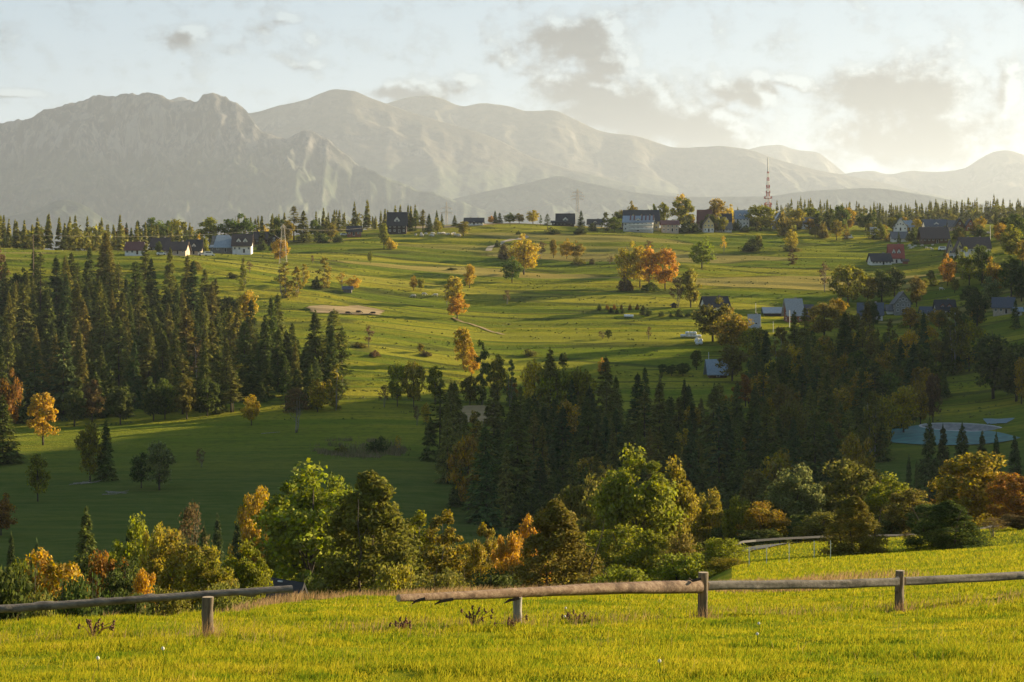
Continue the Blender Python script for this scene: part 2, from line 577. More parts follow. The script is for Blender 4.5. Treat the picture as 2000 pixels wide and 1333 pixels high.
# old ploughed strips: low banks that run along the slope
_ph = GY / 19.0 + (fbm(GX / 420, GY / 300, 2, 9) - 0.5) * 4.5 + GX * 0.004
_fr = _ph - np.floor(_ph)
_bank = np.where(_fr < 0.80, _fr / 0.80, (1 - _fr) / 0.20) - 0.5
_ph2 = GY / 8.0 + (fbm(GX / 300, GY / 200, 2, 19) - 0.5) * 5.0
_amp = 0.4 + 1.2 * fbm(GX / 120, GY / 60, 2, 12)
GZ = GZ - _bank * 0.75 * _amp * _hill + np.sin(_ph2 * 2 * math.pi) * 0.16 * _hill * _amp
GY = np.array(GY)


def terr(px, d):
    """ground height in column px at depth d (same grid as the ground mesh)"""
    px, d = np.asarray(px, float), np.asarray(d, float)
    i = np.clip(np.searchsorted(GS, px) - 1, 0, len(GS) - 2)
    j = np.clip(np.searchsorted(GD, d) - 1, 0, len(GD) - 2)
    a = np.clip((px - GS[i]) / (GS[i + 1] - GS[i]), 0, 1)
    c = np.clip((d - GD[j]) / (GD[j + 1] - GD[j]), 0, 1)
    return (GZ[i, j] * (1 - a) + GZ[i + 1, j] * a) * (1 - c) + (GZ[i, j + 1] * (1 - a) + GZ[i + 1, j + 1] * a) * c


def ground(x, y):
    return float(terr(1000 + F * x / y, y))


def hit(px, py, dmin=250.0, dmax=2500.0):
    """depth at which a sight line meets the ground beyond dmin"""
    ds = np.concatenate([np.arange(dmin, 1300, 1.0), np.arange(1300, dmax, 8.0)]) if dmin > 100 else np.arange(dmin, 300, 0.1)
    g = terr(np.full(len(ds), px), ds) - (HY - py) / F * ds
    k = np.nonzero(g >= 0)[0]
    if len(k) == 0:
        return float(ds[np.argmax(g / ds)])
    return float(ds[k[0]])


def at(px, d, dz=0.0):
    return Vector(((px - 1000) / F * d, d, float(terr(px, d)) + dz))

# the covered reservoir: its basin is dug into the slope, its front bank stands proud of it
RES_D, RES_PX = 520.0, 1876.0
RES_X, RES_A, RES_B = (RES_PX - 1000) / F * RES_D, 10.2, 15.0
RES_Z = float(terr(RES_PX, RES_D + RES_B)) + 0.4
_q = ((GX - RES_X) / RES_A) ** 2 + ((GY - RES_D) / RES_B) ** 2
GZ = np.where(_q < 1.05, np.minimum(GZ, RES_Z - 4.6), GZ)


def build_ground():
    n, k = GX.shape
    V = np.stack([GX, GY, GZ], -1).reshape(-1, 3)
    idx = np.arange(n * k).reshape(n, k)
    q = np.stack([idx[:-1, :-1], idx[1:, :-1], idx[1:, 1:], idx[:-1, 1:]], -1).reshape(-1, 4)
    me = mesh_np("ground", V, [q], [ground_material()], smooth=True)
    tag(link("ground", me), kind='structure')
    # ground behind and under the viewer
    mb = MB()
    mb.add([(-60, -60, -1.2), (60, -60, -1.2), (30, 3.2, -2.3), (-30, 3.2, -2.3)], [(0, 1, 2, 3)])
    tag(mb.build("ground", me.materials[0]), kind='structure')


build_ground()


def drape(name, pts, width, mat, lift=0.10, kind='structure', step=1.5, side=0.0):
    """a strip of even width laid on the ground along world points"""
    P = [Vector((p[0], p[1], 0)) for p in pts]
    dense = []
    for a, b_ in zip(P[:-1], P[1:]):
        k = max(1, int((b_ - a).length / step))
        dense += [a.lerp(b_, i / k) for i in range(k)]
    dense.append(P[-1])
    vs, fs = [], []
    m = 3
    for i, p in enumerate(dense):
        t = dense[min(i + 1, len(dense) - 1)] - dense[max(i - 1, 0)]
        nrm = Vector((-t.y, t.x, 0)).normalized()
        for j in range(m):
            q = p + nrm * (width * (j / (m - 1) - 0.5) + side)
            vs.append((q.x, q.y, ground(q.x, q.y) + lift))
    for i in range(len(dense) - 1):
        for j in range(m - 1):
            a = i * m + j
            fs.append((a, a + 1, a + m + 1, a + m))
    me = bpy.data.meshes.new(name)
    me.from_pydata(vs, [], fs)
    me.materials.append(mat)
    me.update()
    return tag(link(name, me), kind=kind)


def patch(name, outline, mat, lift=0.12, n=26, kind='structure'):
    """a field patch: outline given as (px, depth), filled with a grid laid on the ground"""
    o = np.array(outline, float)
    d0, d1 = o[:, 1].min(), o[:, 1].max()
    vs, fs = [], []
    rows = np.linspace(d0 + 0.01, d1 - 0.01, n)
    for d in rows:
        xs = []
        for (p, q) in zip(o, np.roll(o, -1, 0)):
            if (p[1] - d) * (q[1] - d) < 0:
                xs.append(p[0] + (q[0] - p[0]) * (d - p[1]) / (q[1] - p[1]))
        a, c = (min(xs), max(xs)) if xs else (o[:, 0].mean(), o[:, 0].mean())
        w = (c - a) * 0.03
        a, c = a + rng.normal() * w, c + rng.normal() * w
        for t in np.linspace(0, 1, n):
            px = a + (c - a) * t
            vs.append(tuple(at(px, d, lift)))
    for i in range(n - 1):
        for j in range(n - 1):
            k = i * n + j
            fs.append((k, k + 1, k + n + 1, k + n))
    me = bpy.data.meshes.new(name)
    me.from_pydata(vs, [], fs)
    me.materials.append(mat)
    me.update()
    return tag(link(name, me), kind=kind)


# ------------------------------------------------------------------ mountains
MS = 1.9     # distances of the mountains are scaled together


def mountain(sil, D, front, back, mat, amp, freq, seed, cliff=0.0, base_row=470.0, step=5.0):
    K = MS / 0.95
    D, front, back = D * MS, front * MS * 0.58, back * MS
    amp, freq = amp * K, freq * K
    px = np.arange(sil[0][0], sil[-1][0] + 1, step)
    row = pchip([s[0] for s in sil], [s[1] for s in sil], px)
    row = row + (fbm(px / 17.0, px * 0 + seed, 4, seed, 0.62) - 0.5) * (1.5 + 13.0 * cliff)
    crest = (HY - row) / F * D
    base = (HY - base_row) / F * D - 120 * K
    t = np.concatenate([np.linspace(-1, -0.25, 50), np.linspace(-0.235, 0, 44), np.linspace(0.06, 1, 12)])
    y = np.where(t < 0, D + t * front, D + t * back)
    X = ((px - 1000) / F * D)[:, None] + 0 * y[None, :]
    Y = y[None, :] + 0 * X
    T = t[None, :] + 0 * X
    up = np.abs(T)
    lin = np.clip(1 - up, 0, 1)
    pw = np.where(T < 0, lin ** (1.25 + 0.9 * cliff), lin ** 1.3)
    Z = base + (crest[:, None] - base) * pw
    warp = (fbm(X / (900 * K), Y / (900 * K), 3, seed + 40) - 0.5) * 1.6
    rd = ridged(X / freq + warp, Y / (freq * 2.6) + warp * 0.5, 6, seed + 3)
    taper = np.clip(up * 7, 0, 1) * np.clip(lin * 3, 0, 1)
    Z = Z + (rd - 0.62) * amp * taper
    Z = Z + (ridged(X / (freq * 0.28), Y / (freq * 0.5), 4, seed + 8) - 0.6) * amp * 0.28 * np.clip(up * 14, 0, 1)
    Z = Z + (ridged(X / (freq * 0.10) + warp * 2, Y / (freq * 0.55), 4, seed + 15) - 0.6) * amp * (0.06 + 0.24 * cliff) * np.clip(up * 18, 0, 1) * np.clip(lin * 2 - 0.3, 0, 1)
    Y = Y + (fbm(X / (freq * .5), Z / (freq * .5), 3, seed + 21) - 0.5) * 140 * K * cliff * np.clip(1 - up * 2, 0, 1)
    n, k = X.shape
    V = np.stack([X, Y, Z], -1).reshape(-1, 3)
    idx = np.arange(n * k).reshape(n, k)
    q = np.stack([idx[:-1, :-1], idx[1:, :-1], idx[1:, 1:], idx[:-1, 1:]], -1).reshape(-1, 4)
    return tag(link("mountain", mesh_np("mountain", V, [q], [mat], smooth=True)), kind='structure')


ROCKY = mountain_material("rocky_massif", 760, 0.15)
GRASSY = mountain_material("grassy_massif", 900, 0.95)
WOODED = mountain_material("wooded_hill", 3000, 0.0)

mountain([(-900, 330), (-500, 300), (-200, 262), (0, 243), (60, 231), (90, 217), (120, 208), (150, 197), (190, 186), (210, 188), (250, 185), (300, 182), (320, 188),
          (345, 200), (385, 199), (400, 184), (415, 180), (440, 188), (455, 200), (470, 207), (490, 228), (520, 260), (560, 272), (600, 252), (625, 262), (660, 290),
          (700, 320), (760, 350), (850, 380), (1000, 420), (1200, 455)], 7000, 2100, 900, ROCKY, 250, 420, 11, cliff=0.75, step=4)
mountain([(260, 230), (330, 196), (355, 190), (375, 200), (440, 225), (490, 221), (540, 208), (600, 194), (630, 181), (655, 175), (690, 178), (720, 190), (760, 205), (810, 222),
          (880, 243), (960, 268), (1050, 312), (1150, 340), (1300, 375), (1500, 400)], 9000, 2600, 1100, GRASSY, 150, 760, 23, cliff=0.0)
mountain([(600, 260), (700, 222), (760, 201), (800, 190), (835, 187), (860, 192), (905, 208), (940, 202), (990, 207), (1030, 217), (1080, 216), (1120, 232), (1180, 258), (1240, 266),
          (1330, 289), (1400, 286), (1455, 291), (1520, 312), (1600, 333), (1700, 352), (1850, 385), (2000, 405), (2300, 430)], 10300, 3000, 1200, GRASSY, 170, 900, 37, cliff=0.0)
mountain([(1200, 390), (1350, 330), (1440, 299), (1490, 286), (1522, 283), (1550, 292), (1595, 298), (1625, 318), (1660, 345), (1750, 380), (1900, 420)], 13500, 2600, 1000, GRASSY, 160, 600, 41)
mountain([(1450, 420), (1580, 360), (1660, 338), (1700, 334), (1735, 341), (1780, 334), (1830, 336), (1880, 330), (1915, 310), (1945, 296), (1965, 294), (2000, 303), (2080, 330), (2250, 345), (2500, 330), (3000, 380)],
         12500, 3600, 1200, GRASSY, 200, 700, 53)
mountain([(-800, 330), (-400, 300), (0, 284), (90, 292), (150, 288), (200, 308), (260, 336), (320, 353), (390, 354), (430, 372), (480, 402), (540, 440), (600, 470)], 7000, 1500, 800, WOODED, 130, 300, 61, base_row=480)
mountain([(-500, 470), (-100, 440), (60, 414), (125, 390), (160, 400), (200, 425), (260, 455), (330, 475)], 5800, 900, 600, WOODED, 70, 220, 67, base_row=490)
mountain([(450, 460), (700, 420), (850, 396), (950, 374), (1030, 358), (1090, 345), (1150, 357), (1250, 377), (1350, 385), (1480, 384), (1600, 372), (1700, 368), (1800, 380), (1900, 398), (2050, 408), (2400, 400), (2900, 430)],
         7600, 1600, 900, WOODED, 110, 320, 71, base_row=480)

# ------------------------------------------------------------------ haze
def build_haze():
    m = bpy.data.materials.new("haze")
    m.use_nodes = True
    nt = m.node_tree
    nt.nodes.clear()
    b = NB(nt)
    out = b.node('ShaderNodeOutputMaterial')
    v = b.node('ShaderNodeVolumePrincipled')
    v.inputs['Color'].default_value = (0.68, 0.77, 0.91, 1)
    v.inputs['Density'].default_value = 0.31e-4
    v.inputs['Anisotropy'].default_value = 0.28
    b.l.new(v.outputs[0], out.inputs['Volume'])
    mb = MB()
    x, y0, y1, z0, z1 = 20000, -300, 29000, -330, 2010
    mb.box((0, (y0 + y1) / 2, (z0 + z1) / 2), (2 * x, y1 - y0, z1 - z0))
    o = mb.build("haze", m)
    tag(o, kind='stuff')


build_haze()

# ------------------------------------------------------------------ trees
def unit(n):
    v = rng.normal(size=(n, 3))
    return v / np.linalg.norm(v, axis=1, keepdims=True)


def norm(v):
    return v / np.maximum(np.linalg.norm(v, axis=-1, keepdims=True), 1e-9)


def spruce_parts(H=20.0, R=3.2, nb=150, per=14, bare=0.06, size=0.62, power=0.85, droop=0.32, gap=0.0):
    """needle sprays along drooping boughs; returns crown (V, tri faces) and trunk points"""
    t = np.sort(rng.random(nb) ** 0.9)
    z = H * (bare + (0.985 - bare) * t)
    L = R * (1 - t) ** power * rng.uniform(0.72, 1.12, nb) + 0.18
    if gap:
        L = L * np.where(rng.random(nb) < gap, 0.45, 1.0)
    az = rng.random(nb) * 2 * math.pi
    s = rng.random((nb, per)) ** 0.7 * 0.95 + 0.05
    dr = (droop * (1 - t) - 0.12 * t)[:, None]
    r = L[:, None] * s
    aj = az[:, None] + rng.normal(size=(nb, per)) * 0.16
    P = np.stack([np.cos(aj) * r, np.sin(aj) * r, z[:, None] - dr * r + 0.10 * r * s + rng.normal(size=(nb, per)) * 0.09], -1).reshape(-1, 3)
    out = np.stack([np.cos(aj), np.sin(aj), -dr + 0 * aj], -1).reshape(-1, 3)
    side = np.stack([-np.sin(aj), np.cos(aj), 0 * aj], -1).reshape(-1, 3)
    k = len(P)
    sz = (size * (0.55 + 0.75 * (1 - np.repeat(t, per))) * rng.uniform(0.6, 1.25, k))[:, None]
    side = norm(side + rng.normal(size=(k, 3)) * 0.45)
    tip = norm(out + rng.normal(size=(k, 3)) * 0.35 + np.array([0, 0, -0.35]))
    V = np.stack([P - side * sz * 0.42, P + side * sz * 0.42, P + tip * sz * 1.15], 1).reshape(-1, 3)
    # leading shoot
    m = 14
    zz = H * (0.94 + 0.07 * rng.random(m))
    base = np.stack([rng.normal(size=m) * 0.07, rng.normal(size=m) * 0.07, zz], -1)
    sd = unit(m) * 0.16
    V2 = np.stack([base - sd, base + sd, base + np.array([0, 0, 0.55])], 1).reshape(-1, 3)
    V = np.concatenate([V, V2])
    Fc = np.arange(len(V)).reshape(-1, 3)
    return V, Fc


def trunk_mb(H, r0, top=0.93, bend=0.02, n=7):
    mb = MB()
    pts, rad = [], []
    for i in range(7):
        t = i / 6
        pts.append((random.gauss(0, bend) * H * t * (1 - t) * 2, random.gauss(0, bend) * H * t * (1 - t) * 2, -0.5 + (H * top + 0.5) * t))
        rad.append(r0 * (1 - 0.92 * t) + 0.015)
    mb.tube(pts, rad, n)
    return mb, pts


def env(shape, u, t):
    pass


def broadleaf(H=14.0, R=4.5, base=0.18, nclump=70, per=90, leaf=0.30, shape='round', clump=0.24, r0=0.25, limbs=9, droop=0.0, stems=1, open_=0.0):
    """trunk with limbs and a crown of leaf clumps; returns crown mesh arrays and trunk builder"""
    zb, zt = H * base, H
    zc, rz = (zb + zt) / 2, (zt - zb) / 2
    u = unit(nclump)
    rad = rng.random(nclump) ** (0.38 if open_ == 0 else 0.30)
    if shape == 'cone':
        t = rng.random(nclump) ** 1.35
        rr = R * np.minimum(1.0, (1 - t) ** 0.60 * 1.05) * np.clip(t * 9 + 0.70, 0, 1) * rng.random(nclump) ** 0.36
        a = rng.random(nclump) * 2 * math.pi
        C = np.stack([np.cos(a) * rr, np.sin(a) * rr, zb + (zt - zb) * t * 0.97], -1)
        rc = R * clump * (0.45 + 0.75 * (1 - t)) * rng.uniform(0.7, 1.25, nclump)
    elif shape == 'column':
        t = rng.random(nclump)
        rr = R * (0.55 + 0.45 * np.sin(np.clip(t * 1.05, 0, 1) * math.pi)) * (1 - 0.55 * t ** 3) * rng.random(nclump) ** 0.5
        a = rng.random(nclump) * 2 * math.pi
        C = np.stack([np.cos(a) * rr, np.sin(a) * rr, zb + (zt - zb) * t * 0.96], -1)
        rc = R * clump * rng.uniform(0.7, 1.35, nclump) * (1.1 - 0.5 * t)
    else:
        C = u * rad[:, None] * np.array([R, R, rz]) * 0.86
        if shape == 'round':
            C[:, 2] = np.where(C[:, 2] < 0, C[:, 2] * 0.92, C[:, 2])
            C[:, 0] *= 1 - 0.22 * np.clip(C[:, 2] / rz, 0, 1)
            C[:, 1] *= 1 - 0.22 * np.clip(C[:, 2] / rz, 0, 1)
        if shape == 'egg':
            k = 1 - 0.45 * np.clip((C[:, 2] / rz + 0.2), 0, 1.2)
            C[:, 0] *= k
            C[:, 1] *= k
        if shape == 'dome':
            C[:, 2] = np.abs(C[:, 2]) * 1.9 - rz * 0.95
        C[:, 2] += zc
        rc = R * clump * rng.uniform(0.6, 1.45, nclump)
    n = nclump * per
    ci = np.repeat(np.arange(nclump), per)
    off = unit(n) * (rng.random(n) ** 0.45)[:, None] * rc[ci][:, None] * np.array([1.0, 1.0, 0.8])
    P = C[ci] + off
    if droop:
        P[:, 2] -= droop * np.linalg.norm(off[:, :2], axis=1)
    keep = P[:, 2] > 0.15
    P, off, ci = P[keep], off[keep], ci[keep]
    n = len(P)
    nr = norm(rng.normal(size=(n, 3)) + 0.9 * norm(off) + np.array([0, 0, 0.45]))
    a = norm(np.cross(nr, rng.normal(size=(n, 3))))
    b_ = np.cross(nr, a)
    s = (leaf * rng.uniform(0.55, 1.2, n))[:, None]
    V = np.stack([P - a * s * 0.62, P + b_ * s * 0.40, P + a * s * 0.62, P - b_ * s * 0.40], 1).reshape(-1, 3)
    Q = np.arange(len(V)).reshape(-1, 4)
    mb = MB()
    for st in range(stems):
        ox, oy = (0, 0) if stems == 1 else (random.gauss(0, R * 0.16), random.gauss(0, R * 0.16))
        hx, hy = ox * 2.2, oy * 2.2
        pts = [(ox * 0.5, oy * 0.5, -0.5)]
        for i in range(1, 7):
            t = i / 6
            pts.append((ox + (hx - ox) * t + random.gauss(0, 0.018) * H * t, oy + (hy - oy) * t + random.gauss(0, 0.018) * H * t, H * 0.86 * t))
        rr = r0 / math.sqrt(stems)
        mb.tube(pts, [rr * (1 - 0.88 * i / 6) for i in range(7)], 7)
        for k in range(limbs // stems):
            c = Vector(C[random.randrange(nclump)])
            tz = max(0.12, min(0.8, (c.z / H) * random.uniform(0.45, 0.75)))
            f = tz / 0.86 * 6
            i0 = min(5, int(f))
            p0 = Vector(pts[i0]).lerp(Vector(pts[i0 + 1]), f - i0)
            mid = p0.lerp(c, 0.5) + Vector((0, 0, -0.05 * H * random.random()))
            r1 = rr * (1 - 0.88 * f / 6) * 0.6
            mb.tube([p0, mid, c], [r1, r1 * 0.6, r1 * 0.2], 5, cap=False)
    return V, Q, mb


PROTO = {}


def reg(kind, H, W, crown, trunk):
    co = np.empty(len(crown.vertices) * 3, np.float32)
    crown.vertices.foreach_get('co', co)
    co = co.reshape(-1, 3)
    H = float(np.percentile(co[:, 2], 99.7))
    W = 2 * float(np.percentile(np.hypot(co[:, 0], co[:, 1]), 96))
    PROTO.setdefault(kind, []).append((H, W, crown, trunk))


def make_protos():
    def sp(kind, n, **kw):
        for i in range(n):
            V, Fc = spruce_parts(**kw)
            H, R = kw.get('H', 20.0), kw.get('R', 3.2)
            tr, _ = trunk_mb(H, 0.22 * H / 20, bend=0.004)
            reg(kind, H, 2 * R, mesh_np('crown', V, [Fc], [NEEDLE]), tr.mesh('trunk', [BARK], True))
    sp('spruce', 2, H=20, R=3.4, nb=240, per=17, size=0.75, bare=0.03)
    sp('spruce', 1, H=20, R=3.0, nb=210, per=17, gap=0.2, power=0.75, size=0.72, bare=0.04)
    sp('spruce', 1, H=20, R=3.9, nb=270, per=17, power=0.95, droop=0.42, size=0.75, bare=0.03)
    sp('spruce', 1, H=20, R=2.5, nb=120, per=13, bare=0.30, gap=0.3, power=0.6)
    sp('nspruce', 2, H=16, R=3.0, nb=330, per=26, size=0.42, bare=0.03)

    def bl(kind, n, bark=BARK, **kw):
        for i in range(n):
            V, Q, mb = broadleaf(**kw)
            reg(kind, kw['H'], 2 * kw['R'], mesh_np('crown', V, [Q], [LEAF]), mb.mesh('trunk', [bark], True))
    # distant
    bl('round', 3, H=13, R=5.0, base=0.04, nclump=48, per=62, leaf=0.62, shape='round', clump=0.27, limbs=8)
    bl('egg', 2, H=14, R=4.0, base=0.04, nclump=46, per=62, leaf=0.58, shape='egg', clump=0.28, limbs=7)
    bl('column', 3, bark=PALE_BARK, H=13, R=2.6, base=0.05, nclump=40, per=46, leaf=0.50, shape='column', clump=0.36, limbs=8, stems=2)
    bl('bush', 2, H=4, R=3.0, base=0.0, nclump=30, per=60, leaf=0.42, shape='dome', clump=0.32, limbs=6, stems=3, r0=0.16)
    bl('thin', 2, bark=PALE_BARK, H=9, R=2.2, base=0.15, nclump=26, per=20, leaf=0.40, shape='egg', clump=0.30, limbs=14, stems=2, r0=0.14)
    # near
    bl('nround', 2, H=13, R=5.0, base=0.03, nclump=95, per=165, leaf=0.33, shape='round', clump=0.20, limbs=16, open_=1)
    bl('nash', 2, H=15, R=5.0, base=0.04, nclump=100, per=165, leaf=0.34, shape='round', clump=0.20, limbs=18, open_=1)
    bl('ncone', 2, H=11, R=4.0, base=0.01, nclump=230, per=125, leaf=0.24, shape='cone', clump=0.25, limbs=14, stems=3, r0=0.2)
    bl('nbush', 2, H=4.5, R=3.4, base=0.0, nclump=90, per=120, leaf=0.20, shape='dome', clump=0.22, limbs=10, stems=4, r0=0.16)
    bl('ncolumn', 2, bark=PALE_BARK, H=12, R=2.6, base=0.05, nclump=90, per=90, leaf=0.26, shape='column', clump=0.30, limbs=14, stems=1, r0=0.14)
    bl('nthin', 2, bark=PALE_BARK, H=11, R=2.6, base=0.35, nclump=60, per=40, leaf=0.22, shape='egg', clump=0.22, limbs=26, stems=3, r0=0.16)


make_protos()

HUE = {   # foliage colour and how much green is mixed through the crown
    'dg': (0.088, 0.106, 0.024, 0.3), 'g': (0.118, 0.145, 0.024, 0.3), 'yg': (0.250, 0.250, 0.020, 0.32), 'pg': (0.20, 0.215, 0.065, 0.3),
    'ol': (0.200, 0.165, 0.030, 0.2), 'go': (0.500, 0.350, 0.022, 0.22), 'or': (0.55, 0.300, 0.020, 0.12), 'ru': (0.30, 0.140, 0.022, 0.25),
    'br': (0.170, 0.110, 0.045, 0.3), 'ye': (0.50, 0.37, 0.026, 0.2), 'gg': (0.33, 0.25, 0.026, 0.5), 'og': (0.43, 0.275, 0.022, 0.5),
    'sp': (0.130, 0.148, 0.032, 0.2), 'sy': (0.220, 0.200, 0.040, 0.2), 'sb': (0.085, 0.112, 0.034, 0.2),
}
CATS = {'spruce': 'spruce_tree', 'nspruce': 'spruce_tree', 'bush': 'shrub', 'nbush': 'shrub', 'column': 'birch_tree', 'ncolumn': 'birch_tree', 'thin': 'sparse_tree', 'nthin': 'sparse_tree'}
CATW = {'spruce_tree': 'spruce', 'shrub': 'shrub', 'birch_tree': 'tree', 'sparse_tree': 'tree', 'broadleaf_tree': 'tree'}
LOG = []


def plant(kind, x, y, h, w, hue, label, group=None, which=None, z=None):
    lst = PROTO[kind]
    H, W, crown, trunk = lst[which % len(lst) if which is not None else rng.integers(len(lst))]
    name = CATS.get(kind, 'broadleaf_tree')
    rt = empty(name, (x, y, (ground(x, y) if z is None else z) - 0.05), rng.random() * 6.28)
    rt.scale = (w / W * rng.uniform(0.97, 1.03), w / W * rng.uniform(0.97, 1.03), h / H)
    tag(rt, label, CATW[name], group)
    t = link('trunk', trunk, rt)
    c = link('crown', crown, rt)
    col = np.array(HUE[hue])
    k = rng.uniform(0.85, 1.15)
    j = rng.normal(size=3) * 0.05
    c.color = (*(np.clip(col[:3] * k * (1 + j), 0.005, 0.8)), float(np.clip(col[3] + rng.normal() * 0.08, 0, 1)))
    return rt


def tree(kind, px, base, top, w, hue, label, depth=None, group=None, which=None):
    """a tree that stands where the sight line through (px, base) meets the far slope, or at a given distance;
    its height and spread follow from that distance"""
    d = depth if depth else hit(px, base)
    z = float(terr(px, d))
    h = (HY - top) / F * d - z
    wm = w / F * d
    plant(kind, (px - 1000) / F * d, d, max(h, 0.6), max(wm, 0.5), hue, label, group, which)


